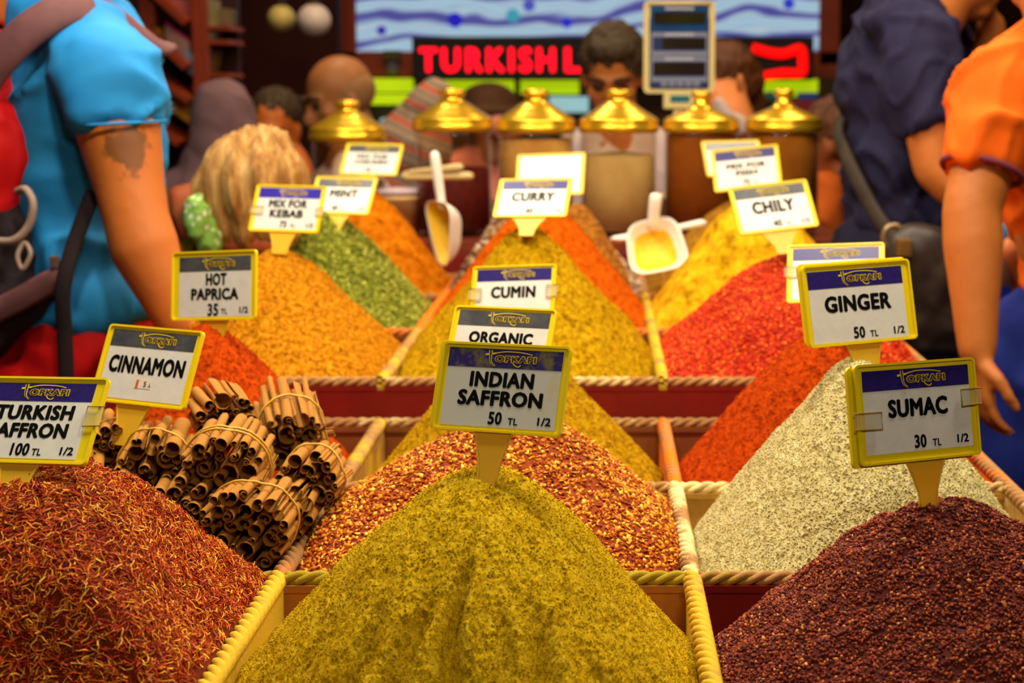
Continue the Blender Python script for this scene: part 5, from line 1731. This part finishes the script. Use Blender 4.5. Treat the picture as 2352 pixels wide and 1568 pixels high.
g.legs(DK, FLOOR_SHOE, hip=0.85)

# --- vendor behind the fourth jar
c = P(1408, 172, 4.95)
g = Fig(c.x + 0.01, 5.0, 188, 'dark haired person looking down behind the fourth jar, left of the scale display')
B = Blob(); g.body_core(B, 1.34, 0.9); q, H = g.head(B, c, 1.06, -14, -24)
B.build('body', SK_TAN, g.root, 0.008, 4)
g.eyes(q, H, 1.06, HAIR_BLACK)
g.hair(q, H, HAIR_BLACK, 1.06, extra=[((0.0, 0.035, 0.088), (0.062, 0.048, 0.03)), ((0.055, 0.0, 0.045), (0.03, 0.05, 0.05)), ((-0.055, 0.0, 0.045), (0.03, 0.05, 0.05))], up=0.052, back=-0.02)
g.torso(WHITE_C, c.z - 0.215, 0.9, 0.205, 0.13, [[(g.w(-0.205, 0, c.z - 0.28), 0.065), (g.w(-0.27, 0.08, c.z - 0.5), 0.055), (g.w(-0.18, 0.25, c.z - 0.55), 0.045)], [(g.w(0.205, 0, c.z - 0.28), 0.065), (g.w(0.27, 0.08, c.z - 0.5), 0.055), (g.w(0.18, 0.25, c.z - 0.55), 0.045)]])
g.legs(DK, FLOOR_SHOE, hip=0.9)

# --- woman behind the scale display
c = P(1660, 196, 5.2)
g = Fig(c.x - 0.02, 5.28, 112, 'person with brown hair tied back and white collar, partly hidden behind the scale display')
B = Blob(); g.body_core(B, 1.30, 0.88); q, H = g.head(B, c, 1.0, 10, -14)
B.ell(P(1700, 192, 4.86), (0.014, 0.01, 0.032)); B.cone(c, 0.06, P(1690, 320, 4.97), 0.07)
B.build('body', SK_WARM, g.root, 0.008, 4)
g.eyes(q, H, 1.0)
g.hair(q, H, HAIR_BROWN, 1.02, extra=[((0.0, -0.085, 0.0), (0.055, 0.05, 0.07)), ((0.0, -0.10, -0.07), (0.035, 0.035, 0.07))], up=0.04, back=-0.02)
B = Blob(); B.chain([(P(1650, 236, 4.86), 0.018), (P(1672, 272, 4.84), 0.022), (P(1700, 300, 4.84), 0.016)]); B.ell(P(1640, 290, 4.9), (0.10, 0.09, 0.05)); B.build('white_collar', WHITE_C, g.root, 0.007, 3)
g.torso(WHITE_C, c.z - 0.23, 0.88, 0.19, 0.125, [[(g.w(-0.19, 0, c.z - 0.29), 0.06), (g.w(-0.23, 0.08, c.z - 0.5), 0.05)], [(g.w(0.19, 0, c.z - 0.29), 0.06), (g.w(0.23, 0.08, c.z - 0.5), 0.05)]])
g.legs(DK, FLOOR_SHOE, hip=0.88)

# --- man in the navy T-shirt, right
NAVY = noise_mat('navy_jersey', [(30, 28, 56), (42, 40, 72)], 6, 3, 0.8, 0.2, 0.12, 400, 0.001)
g = Fig(P(2060, 300, 3.95).x, 3.98, -72, 'tall person in a navy T-shirt with a bag, right of the rightmost jar')
S1, E1, W1 = P(2110, 105, 3.80), P(2150, 385, 3.74), P(2270, 500, 3.70)
S2, E2, W2 = P(2150, 90, 4.2), P(2275, 215, 4.16), P(2276, 60, 4.12)
B = Blob(); g.body_core(B, 1.52, 0.98)
B.chain([(S1, 0.068), (S1.lerp(E1, 0.5), 0.06), (E1, 0.05), (E1.lerp(W1, 0.35), 0.05), (W1, 0.033)])
B.chain([(S2, 0.066), (E2, 0.048), (E2.lerp(W2, 0.4), 0.047), (W2, 0.035)])
hand(B, W1, W1 - E1, (-0.2, 0.9, -0.2), (0.3, -0.2, 0.9), 0.19, 0.4)
hand(B, W2, Vector((-0.10, -0.03, 1)), Vector((-1, 0, 0.2)), Vector((-0.2, -0.8, 0.2)), 0.19, 0.75)
q, H = g.head(B, P(2215, -95, 4.0), 1.06, -12, -14)
B.cone(P(2200, -50, 4.0), 0.06, P(2135, 50, 4.0), 0.075)
B.build('body', SK_TAN, g.root, 0.008, 4)
g.hair(q, H, HAIR_BLACK, 1.06); g.eyes(q, H, 1.06, HAIR_BLACK)
B = Blob()
B.ell(P(2062, 190, 4.0), (0.125, 0.19, 0.20)); B.ell(P(2062, 350, 4.0), (0.122, 0.18, 0.20)); B.ell(P(2080, 490, 4.0), (0.13, 0.175, 0.13))
B.chain([(P(2085, 70, 3.86), 0.085), (P(2075, 20, 3.94), 0.075), (P(2075, 20, 4.06), 0.075), (P(2120, 80, 4.14), 0.08)])
B.chain([(S1, 0.084), (P(2118, 210, 3.785), 0.082)]).cone(P(2118, 210, 3.785), 0.082, P(2140, 290, 3.77), 0.072)
B.chain([(S2, 0.08), (S2.lerp(E2, 0.4), 0.07)])
B.build('shirt', NAVY, g.root, 0.010, 3, folds(0.010, 9, 9, 8, 9))
g.legs(noise_mat('dark_jeans', [(26, 26, 44), (40, 40, 62)], 7, 3, 0.8), FLOOR_SHOE, hip=1.0, w=0.10, r=0.10)
bag = empty('shoulder_bag', P(2120, 640, 3.66), 'black leather shoulder bag hanging at the hip of the navy shirted person', 'bag')
LEA = noise_mat('black_leather', [(34, 26, 22), (58, 46, 38)], 8, 3, 0.4, 0.4, 0.15, 120, 0.002)
B = Blob(); B.ell(P(2135, 660, 3.66), (0.095, 0.05, 0.13)); B.ell(P(2150, 740, 3.66), (0.10, 0.05, 0.09)); B.ell(P(2110, 590, 3.66), (0.08, 0.045, 0.07)); B.ell(P(2240, 700, 3.68), (0.07, 0.045, 0.075)); B.build('bag_body', LEA, bag, 0.009, 4, folds(0.004, 12, 12, 10, 3))
tube_obj('bag_strap', smooth_path([P(1945, 250, 4.10), P(1925, 300, 4.0), P(1940, 350, 3.90), P(1972, 420, 3.82), P(2010, 490, 3.77), P(2045, 540, 3.70), P(2060, 580, 3.66)], 6), 0.017, noise_mat('strap_leather', [(46, 38, 32), (66, 56, 46)], 8, 3, 0.6), bag, seg=8, flat=0.3, up=(-0.5, -0.8, 0))
tube_obj('buckle_ring', [P(2052, 545, 3.655) + Vector((math.cos(a) * 0.022, -0.004, math.sin(a) * 0.026)) for a in np.linspace(0, 2 * math.pi, 20, endpoint=False)], 0.006, M('antique_metal', (150, 128, 96), 0.35, 0.7), bag, closed=True)
box('buckle', P(2062, 590, 3.60), P(2088, 545, 3.64), M('brass_clasp', (140, 104, 50), 0.4, 0.6), bag)

# --- man in the orange polo shirt, far right
ORG = noise_mat('orange_pique', [(228, 92, 10), (240, 108, 18)], 6, 3, 0.8, 0.15, 0.15, 500, 0.001)
g = Fig(P(2500, 300, 3.16).x, 3.18, 12, 'person in an orange polo shirt at the right edge, arm hanging beside the stall')
S1, E1, W1 = P(2305, 200, 3.05), P(2232, 480, 2.98), P(2245, 800, 2.92)
B = Blob(); g.body_core(B, 1.42, 0.92)
B.chain([(S1, 0.066), (S1.lerp(E1, 0.6), 0.055), (E1, 0.051), (E1.lerp(W1, 0.25), 0.052), (E1.lerp(W1, 0.65), 0.042), (W1, 0.034)])
hand(B, W1, Vector((0.10, -0.02, -1)), Vector((1, 0.2, 0.0)), Vector((0.25, -0.9, 0)), 0.185, 0.45)
S2 = g.w(0.2, 0, 1.36); B.chain([(S2, 0.064), (g.w(0.24, 0.03, 1.08), 0.047), (g.w(0.22, 0.12, 0.86), 0.034)]); hand(B, g.w(0.22, 0.12, 0.86), (0, 0.2, -1), (-1, 0, 0), (0, 1, 0), 0.18, 0.4)
q, H = g.head(B, P(2440, -60, 3.15), 1.04, 0, -12); B.cone(P(2440, -20, 3.16), 0.056, P(2430, 120, 3.17), 0.07)
B.build('body', SK_TAN, g.root, 0.007, 4); g.hair(q, H, HAIR_BLACK, 1.04)
B = Blob()
B.ell(P(2430, 270, 3.17), (0.145, 0.125, 0.20)); B.ell(P(2478, 430, 3.17), (0.135, 0.125, 0.17)); B.ell(P(2520, 590, 3.17), (0.135, 0.12, 0.16))
B.chain([(P(2330, 185, 3.10), 0.075), (P(2400, 120, 3.15), 0.075), (P(2500, 120, 3.2), 0.075), (S2 + Vector((0, 0, 0.02)), 0.08)])
SL = lambda t: S1.lerp(E1, t)
B.chain([(SL(0.0), 0.084), (SL(0.4), 0.080)]).cone(SL(0.4), 0.082, SL(0.70), 0.069)
B.chain([(S2, 0.08), (g.w(0.225, 0.015, 1.2), 0.075)])
B.build('polo_shirt', ORG, g.root, 0.009, 3, folds(0.008, 10, 10, 6, 12))
hem = SL(0.69)
ax = (E1 - S1).normalized(); e1 = ax.orthogonal().normalized(); e2 = ax.cross(e1)
tube_obj('cuff_band', [hem + (e1 * math.cos(a) + e2 * math.sin(a)) * 0.0685 for a in np.linspace(0, 2 * math.pi, 30, endpoint=False)], 0.006, M('purple_cuff', (120, 50, 62), 0.8), g.root, closed=True, seg=8)
g.legs(noise_mat('blue_denim', [(20, 32, 104), (34, 48, 130)], 7, 3, 0.85), FLOOR_SHOE, hip=0.94)

# --- person in blue behind the orange polo, holding a bottle
g = Fig(P(2440, 500, 3.7).x, 3.72, 60, 'person in deep blue clothes holding a bottle behind the orange shirt')
BLU = noise_mat('deep_blue_cloth', [(16, 28, 110), (30, 46, 150)], 7, 3, 0.8)
S1, E1, W1 = P(2400, 420, 3.62), P(2400, 690, 3.55), P(2322, 572, 3.48)
B = Blob(); g.body_core(B, 1.34, 0.88)
B.chain([(S1, 0.06), (E1, 0.045), (E1.lerp(W1, 0.4), 0.043), (W1, 0.032)])
hand(B, W1, Vector((-0.9, -0.1, 0.25)), Vector((-0.1, 0.9, 0.2)), Vector((0.1, -0.1, 1)), 0.16, 0.75)
q, H = g.head(B, P(2460, 50, 3.7), 1.0); B.build('body', skin('rosy_skin', (214, 122, 70), (224, 134, 82)), g.root, 0.006, 3); g.hair(q, H, HAIR_BROWN, 1.0)
g.torso(BLU, 1.36, 0.9, 0.19, 0.13, [[(S1, 0.07), (S1.lerp(E1, 0.5), 0.06)]], 'blouse', 0.010, 4)
g.legs(BLU, FLOOR_SHOE, hip=0.9, w=0.1, r=0.115)
tube_obj('ring', [P(2330, 540, 3.445) + Vector((math.cos(a) * 0.010, 0, math.sin(a) * 0.010)) for a in np.linspace(0, 2 * math.pi, 18, endpoint=False)], 0.003, M('gold', (240, 190, 40), 0.25, 0.9), g.root, closed=True)
bt = P(2296, 540, 3.49)
b_ = empty('water_bottle', bt, 'clear water bottle with blue label held in a hand behind the orange polo', 'bottle')
v, f = lathe([(0.001, -0.10), (0.026, -0.10), (0.028, -0.02), (0.028, 0.035), (0.012, 0.055), (0.011, 0.066), (0.001, 0.066)], 24)
np_obj('bottle_body', v + np.array(bt), f, M('clear_plastic', (196, 200, 196), 0.15, 0, 0.6), b_, True)
v, f = lathe([(0.001, 0.066), (0.014, 0.066), (0.014, 0.082), (0.001, 0.084)], 20)
np_obj('cap', v + np.array(bt), f, M('white_cap', (226, 220, 214), 0.4), b_, True)
v, f = lathe([(0.0285, -0.005), (0.0287, 0.03), (0.0285, 0.03)], 24)
np_obj('bottle_label', v + np.array(bt), f, M('cyan_label', (20, 130, 180), 0.4), b_, True)

# --- person between the rightmost jar and the navy shirt
c = P(1908, 330, 4.75)
g = Fig(c.x + 0.02, 4.78, 60, 'person with dark hair and orange sleeve seen in the gap right of the rightmost jar')
B = Blob(); g.body_core(B, 1.2, 0.82); q, H = g.head(B, c, 0.95, 10, -10); B.build('body', skin('umber_skin', (150, 76, 34), (166, 90, 44)), g.root, 0.012, 4)
g.hair(q, H, HAIR_BROWN, 0.98)
g.torso(noise_mat('tangerine_cloth', [(214, 96, 28), (226, 112, 40)], 5, 3, 0.8), c.z - 0.2, 0.82, 0.18, 0.12, [[(P(1900, 430, 4.72), 0.055), (P(1892, 540, 4.66), 0.045)], [(g.w(0.18, 0, c.z - 0.28), 0.055), (g.w(0.22, 0.05, c.z - 0.5), 0.05)]], 'top')
g.legs(DK, FLOOR_SHOE, hip=0.82)

# --- distant shopper at left
c = P(385, 285, 6.2)
g = Fig(c.x, 6.2, 10, 'distant person in a lilac white shirt in front of the shelves at left')
B = Blob(); g.body_core(B, 1.25, 0.85); q, H = g.head(B, c, 0.95); B.build('body', SK_TAN, g.root, 0.014, 4); g.hair(q, H, noise_mat('auburn_hair', [(110, 56, 20), (160, 92, 40)], 20, 4, 0.6), 0.97)
g.torso(noise_mat('lilac_check', [(176, 160, 186), (206, 192, 206), (150, 130, 170)], 26, 2, 0.8), c.z - 0.18, 0.85, 0.2, 0.13, [[(g.w(-0.2, 0, c.z - 0.25), 0.06), (g.w(-0.26, 0.06, c.z - 0.5), 0.05)], [(g.w(0.2, 0, c.z - 0.25), 0.06), (g.w(0.26, 0.06, c.z - 0.5), 0.05)]])
g.legs(DK, FLOOR_SHOE, hip=0.85)

# ------------------------------------------------------------------ the hall
def structure(name, lo, hi, mat):
    return tag(box(name, lo, hi, mat, None, 0), kind='structure')


structure('floor', (-4.2, -2.5, -0.1), (4.2, 9.2, 0.0), noise_mat('stone_floor', [(96, 80, 62), (120, 102, 80)], 3, 4, 0.6))
structure('wall_back', (-4.2, 9.0, 0), (4.2, 9.2, 3.9), noise_mat('dark_red_wall', [(44, 14, 8), (58, 20, 12)], 4, 3, 0.8))
structure('wall_left', (-4.2, -2.5, 0), (-4.0, 9.0, 3.9), WOOD_DARK)
structure('wall_right', (4.0, -2.5, 0), (4.2, 9.0, 3.9), WOOD_DARK)
structure('wall_front', (-4.2, -2.7, 0), (4.2, -2.5, 3.9), WOOD_DARK)
structure('ceiling', (-4.2, -2.7, 3.9), (4.2, 9.2, 4.0), noise_mat('ceiling_plaster', [(150, 130, 104), (166, 146, 118)], 3, 3, 0.9))

# backlit picture over the sweets counter
BY = 7.8
a, b = P(820, 118, BY), P(1880, 118, BY)
top = a.z + 1.0
fr = empty('backlit_picture', (0.5 * (a.x + b.x), BY, a.z), 'large backlit picture with blue and white swirls in a red-brown wooden frame', 'picture')
m = bpy.data.materials.new('backlit_swirls'); m.use_nodes = True
nt = NT(m)
tc = nt.add('ShaderNodeTexCoord'); mp = nt.add('ShaderNodeMapping'); mp.inputs['Scale'].default_value = (0.55, 1, 1.5); mp.inputs['Rotation'].default_value = (0, math.radians(12), 0)
nt.link(tc.outputs['Object'], mp.inputs[0])
wv = nt.add('ShaderNodeTexWave', i_Scale=2.4, i_Distortion=9.0, i_Detail=2.5); wv.inputs['Detail Scale'].default_value = 1.1; wv.bands_direction = 'Z'
nt.link(mp.outputs[0], wv.inputs['Vector'])
cr = nt.add('ShaderNodeValToRGB'); el = cr.color_ramp.elements
el[0].color = lin((64, 62, 150)); el[1].color = lin((176, 206, 222))
for p_, c_ in ((0.18, (104, 108, 176)), (0.32, (150, 182, 208)), (0.6, (190, 206, 216)), (0.8, (138, 180, 214))):
    e = el.new(p_); e.color = lin(c_)
nt.link(wv.outputs['Fac'], cr.inputs[0])
nt.link(cr.outputs[0], nt.b.inputs['Emission Color']); nt.b.inputs['Emission Strength'].default_value = 0.85
nt.b.inputs['Base Color'].default_value = lin((40, 44, 60))
box('picture_panel', (a.x, BY, a.z), (b.x, BY + 0.03, top), m, fr, 0)
DOT = {}
for (px, py, r, c_) in ((1045, 46, 17, (30, 24, 190)), (876, 70, 11, (50, 44, 170)), (1178, 36, 16, (60, 150, 180)), (1302, 52, 12, (34, 40, 200)), (1812, 8, 13, (40, 60, 200)), (1215, 12, 14, (70, 80, 190))):
    p = P(px, py, BY - 0.004)
    if c_ not in DOT: DOT[c_] = emit_mat('blue_bead', c_, 0.7)
    bm = bmesh.new(); bmesh.ops.create_circle(bm, cap_ends=True, segments=24, radius=r * scale_at(p), matrix=Matrix.Translation(p) @ Matrix.Rotation(math.pi / 2, 4, 'X'))
    bmesh.ops.solidify(bm, geom=bm.faces[:], thickness=0.003)
    bm_obj('painted_bead', bm, DOT[c_], fr)
fw = 46 * scale_at(a)
FRW = noise_mat('frame_wood', [(128, 42, 12), (150, 56, 18)], 6, 4, 0.5, 0.3, 0.1, 60)
for lo, hi in (((a.x - fw, BY - 0.03, a.z - 0.06), (a.x, BY + 0.05, top)), ((b.x, BY - 0.03, a.z - 0.06), (b.x + fw, BY + 0.05, top)), ((a.x - fw, BY - 0.03, a.z - 0.13), (b.x + fw, BY + 0.05, a.z)), ((a.x - fw, BY - 0.03, top), (b.x + fw, BY + 0.05, top + 0.08))):
    box('frame_rail', lo, hi, FRW, fr, 0.004)

# LED sign
LY = 7.55
a, b = P(946, 84, LY), P(1868, 184, LY)
sg = empty('led_sign', (0.5 * (a.x + b.x), LY, b.z), 'black LED sign with red letters reading TURKISH, hanging below the backlit picture', 'sign')
box('sign_box', (a.x, LY, b.z), (b.x, LY + 0.06, a.z), M('black_sign_box', (20, 14, 14), 0.5), sg, 0.004)
LEDR = emit_mat('red_led', (236, 26, 54), 0.8)


def led_text(txt, px0, px1, py0, py1):
    v, f, w = text_mesh(txt, 0.05, 0.0, 1.28)
    A, Bq = P(px0, py0, LY), P(px1, py1, LY)
    h = A.z - Bq.z; W_ = Bq.x - A.x
    vv = [(A.x + W_ / 2 + p[0] * W_ / w, LY - 0.004 - p[2] * 0.003, Bq.z + h / 2 + p[1] * h) for p in v]
    link('led_letters', mesh_from('led_letters', vv, f), LEDR, sg)


led_text('TURKISH', 962, 1276, 108, 167)
led_text('D', 1296, 1352, 108, 167) if False else led_text('L', 1296, 1334, 108, 167)
SCRIBBLE_R = emit_mat('scribble_red', (255, 4, 4), 1.25)
tube_obj('red_scribble_loop', smooth_path([P(1728, 110, LY - 0.012), P(1775, 122, LY - 0.012), P(1806, 122, LY - 0.012), P(1838, 112, LY - 0.012), P(1844, 140, LY - 0.012), P(1840, 168, LY - 0.012), P(1800, 168, LY - 0.012), P(1752, 176, LY - 0.012)], 5), 0.0205, SCRIBBLE_R, sg, seg=10)  # made-up glowing loop in place of a red scribble drawn over the sign

# sweets counter with lime lit shelf strips
ck = empty('sweets_counter', (0.1, 7.7, 0), 'sweets counter under the LED sign with lime green lit shelf strips', 'counter')
a, b = P(842, 180, 7.7), P(1880, 250, 7.7)
box('counter_back', (a.x - 0.1, 7.75, 0), (b.x + 0.1, 7.85, a.z + 0.0), M('counter_panel', (70, 46, 30), 0.7), ck)
LIME = emit_mat('lime_light', (176, 206, 8), 0.85)
for (x0, x1, y0, y1) in ((848, 948, 180, 212), (848, 940, 216, 240), (1010, 1180, 184, 222), (1196, 1330, 184, 216), (1700, 1876, 182, 222)):
    p, q_ = P(x0, y0, 7.7), P(x1, y1, 7.7)
    box('lit_strip', (p.x, 7.66, q_.z), (q_.x, 7.75, p.z), LIME, ck, 0.004)
PALEB = emit_mat('pale_display_light', (150, 200, 214), 0.6)
for (x0, x1, y0, y1) in ((1262, 1352, 222, 258), (876, 918, 272, 300)):
    p, q_ = P(x0, y0, 7.66), P(x1, y1, 7.66)
    box('lit_showcase', (p.x, 7.62, q_.z), (q_.x, 7.74, p.z), PALEB, ck, 0.004)
for (x0, x1, y0, y1, c_) in ((1830, 1872, 212, 228, (60, 90, 190)), (1800, 1890, 230, 268, (150, 44, 60)), (1716, 1750, 215, 250, (110, 130, 150)), (1756, 1780, 210, 230, (40, 110, 120))):
    p, q_ = P(x0, y0, 7.6), P(x1, y1, 7.6)
    bx_ = box('sweets_box', (p.x, 7.5, q_.z), (q_.x, 7.60, p.z), M('packet', c_, 0.5), None, 0.004)
    tag(bx_, {60: 'blue packet on the sweets counter right of the rightmost lid', 150: 'crimson packet on the sweets counter right of the rightmost lid', 110: 'grey packet on the sweets counter behind the rightmost lid knob', 40: 'teal packet on the sweets counter behind the rightmost lid knob'}[c_[0]], 'packet', 'packets on the sweets counter')
box('counter_top', (a.x - 0.1, 7.45, P(0, 300, 7.6).z - 0.12), (b.x + 0.1, 7.75, P(0, 300, 7.6).z - 0.08), M('counter_stone', (120, 96, 70), 0.5), ck)
box('counter_body', (a.x - 0.1, 7.48, 0), (b.x + 0.1, 7.75, P(0, 300, 7.6).z - 0.12), M('counter_panel_red', (90, 30, 20), 0.6), ck)
for bx_ in [o for o in COL.objects if o.name.startswith('sweets_box')]:
    pass

# hanging lamp by the frame, hanging globes at the upper left
def globe(px, py, r, Y, col_, label, capc=(60, 40, 24), top_z=None):
    p = P(px, py, Y); R_ = r * scale_at(p)
    t = empty('hanging_lantern', p, label, 'lantern', None)
    bm = bmesh.new(); bmesh.ops.create_uvsphere(bm, u_segments=24, v_segments=16, radius=R_, matrix=Matrix.Translation(p) @ Matrix.Diagonal((1, 1, 0.95, 1)))
    bm_obj('globe', bm, col_, t, True)
    v, f = lathe([(0.001, R_ * 1.25), (R_ * 0.3, R_ * 1.2), (R_ * 0.4, R_ * 0.85), (R_ * 0.001, R_ * 0.8)], 20)
    np_obj('cap', v + np.array(p), f, M('lantern_cap', capc, 0.5), t, True)
    tube_obj('cord', [p + Vector((0, 0, R_)), Vector((p.x, p.y, top_z or 3.9))], 0.006, M('cord', (30, 20, 16), 0.7), t, seg=6)


globe(646, 42, 32, 6.6, M('cream_glass', (214, 190, 110), 0.3), 'small cream glass lantern hanging against the dark wall')
globe(721, 46, 39, 6.5, M('pearl_glass', (226, 206, 196), 0.3), 'larger pearl glass lantern hanging left of the picture frame')
globe(901, 156, 17, BY - 0.06, M('smoky_glass', (104, 90, 104), 0.25), 'small dark lantern hanging left of the LED sign', (70, 60, 20), P(901, 122, BY).z)
box('lantern_bracket', P(880, 138, BY - 0.08), P(922, 116, BY - 0.04), M('dull_brass', (84, 70, 20), 0.5), bpy.data.objects['hanging_lantern.002'], 0.003)

# dark partition behind the people at left
structure('wall_partition', (P(470, 0, 7.3).x, 7.3, 0), (P(775, 0, 7.3).x, 7.4, 3.9), noise_mat('maroon_partition', [(46, 14, 10), (58, 20, 14)], 4, 3, 0.8))

# slanting display shelves at the left
sh = empty('display_shelves', (P(380, 300, 6.0).x, 6.0, 0), 'tall dark red wooden display shelves with slanting boards at left', 'shelves')
for px in (352, 470):
    p = P(px, 200, 5.9)
    box('shelf_post', (p.x - 0.025, 5.85, 0), (p.x + 0.025, 5.92, 2.6), FRW, sh, 0.003)
p0_ = P(210, 200, 5.9)
box('shelf_post', (p0_.x - 0.03, 5.85, 0), (p0_.x + 0.03, 5.92, 2.6), FRW, sh, 0.003)
GOODS = [((186, 98, 92), 'pink'), ((196, 150, 130), 'beige'), ((200, 140, 30), 'ochre'), ((150, 150, 180), 'grey blue'), ((110, 100, 60), 'olive'), ((190, 60, 110), 'magenta')]


def slant(px0, py0, px1, py1, Y):
    a, b = P(px0, py0, Y), P(px1, py1, Y)
    d = (b - a); n_ = Vector((d.z, 0, -d.x)).normalized()
    if n_.z < 0: n_ = -n_
    V = []
    for y in (Y - 0.16, Y + 0.12):
        for p in (a, b):
            V += [p + Vector((0, y - Y, 0)), p + Vector((0, y - Y, 0)) - n_ * 0.022]
    bm = bmesh.new()
    bmesh.ops.convex_hull(bm, input=[bm.verts.new(v_) for v_ in V])
    bm_obj('slanting_board', bm, FRW, sh)
    return a, b, n_


def goods(quad, Y, col_, label):
    bm = bmesh.new()
    vs = [bm.verts.new(P(x, y, Y) + Vector((0, dy, 0))) for dy in (-0.05, 0.06) for x, y in quad]
    bmesh.ops.convex_hull(bm, input=vs)
    o = bm_obj('gift_box', bm, noise_mat('gift_paper', [col_, [c * 0.75 for c in col_]], 9, 3, 0.6), None, bevel=0.004)
    tag(o, label, 'box', 'boxes on the slanting shelves')


for q_ in ((356, 58, 456, 150), (356, 152, 462, 224), (356, 262, 440, 320), (356, -40, 456, 50), (215, 60, 350, 150), (215, -20, 350, 60)):
    slant(*q_, 5.95)
goods([(386, 0), (450, 0), (450, 62), (386, 20)], 5.93, (196, 104, 100), 'pink box at the very top of the slanting shelves')
goods([(386, 55), (444, 98), (444, 142), (386, 100)], 5.93, (196, 150, 134), 'pale box with reddish print on the middle slanting board')
goods([(386, 50), (442, 90), (444, 98), (386, 60)], 5.93, (196, 40, 110), 'thin magenta box lying on the pale one')
goods([(430, 110), (458, 132), (458, 180), (430, 160)], 5.92, (150, 156, 186), 'grey blue box at the right end of the middle slanting board')
goods([(388, 200), (412, 215), (412, 262), (388, 248)], 5.93, (206, 180, 130), 'cream packet on the lower slanting board')
goods([(414, 200), (444, 220), (444, 285), (414, 265)], 5.93, (206, 138, 24), 'ochre packet beside the cream one on the lower slanting board')
goods([(362, 62), (378, 72), (378, 108), (362, 100)], 5.90, (214, 140, 24), 'small orange box beside the shelf post')
goods([(318, 120), (348, 130), (348, 230), (318, 220)], 5.93, (176, 130, 96), 'beige box half hidden behind the blue shirt')
goods([(326, 160), (346, 168), (346, 210), (326, 204)], 5.88, (176, 180, 40), 'lime packet half hidden behind the blue shirt')
goods([(470, 0), (498, 0), (498, 92), (470, 92)], 5.93, (150, 140, 96), 'tall grey green bottle box right of the slanting shelves')
goods([(505, 20), (535, 22), (535, 61), (505, 61)], 6.0, (120, 100, 70), 'small brown box left of the dark partition')
goods([(474, 118), (506, 116), (492, 168), (472, 166)], 6.0, (130, 112, 34), 'olive packet above the headscarf')
goods([(465, 172), (495, 172), (495, 196), (465, 196)], 6.0, (190, 154, 100), 'beige packet directly above the headscarf')
for yy in (94, 169, 198, 62):
    Yb_ = 6.0
    box('shelf_board', (P(462, yy, Yb_).x, 5.86, P(0, yy, Yb_).z - 0.015), (P(545, yy, Yb_).x, 6.11, P(0, yy, Yb_).z), FRW, sh, 0.002)
box('shelf_back', (P(205, 0, 6.1).x, 6.10, 0), (P(545, 0, 6.1).x, 6.13, 2.6), WOOD_DARK, sh, 0)
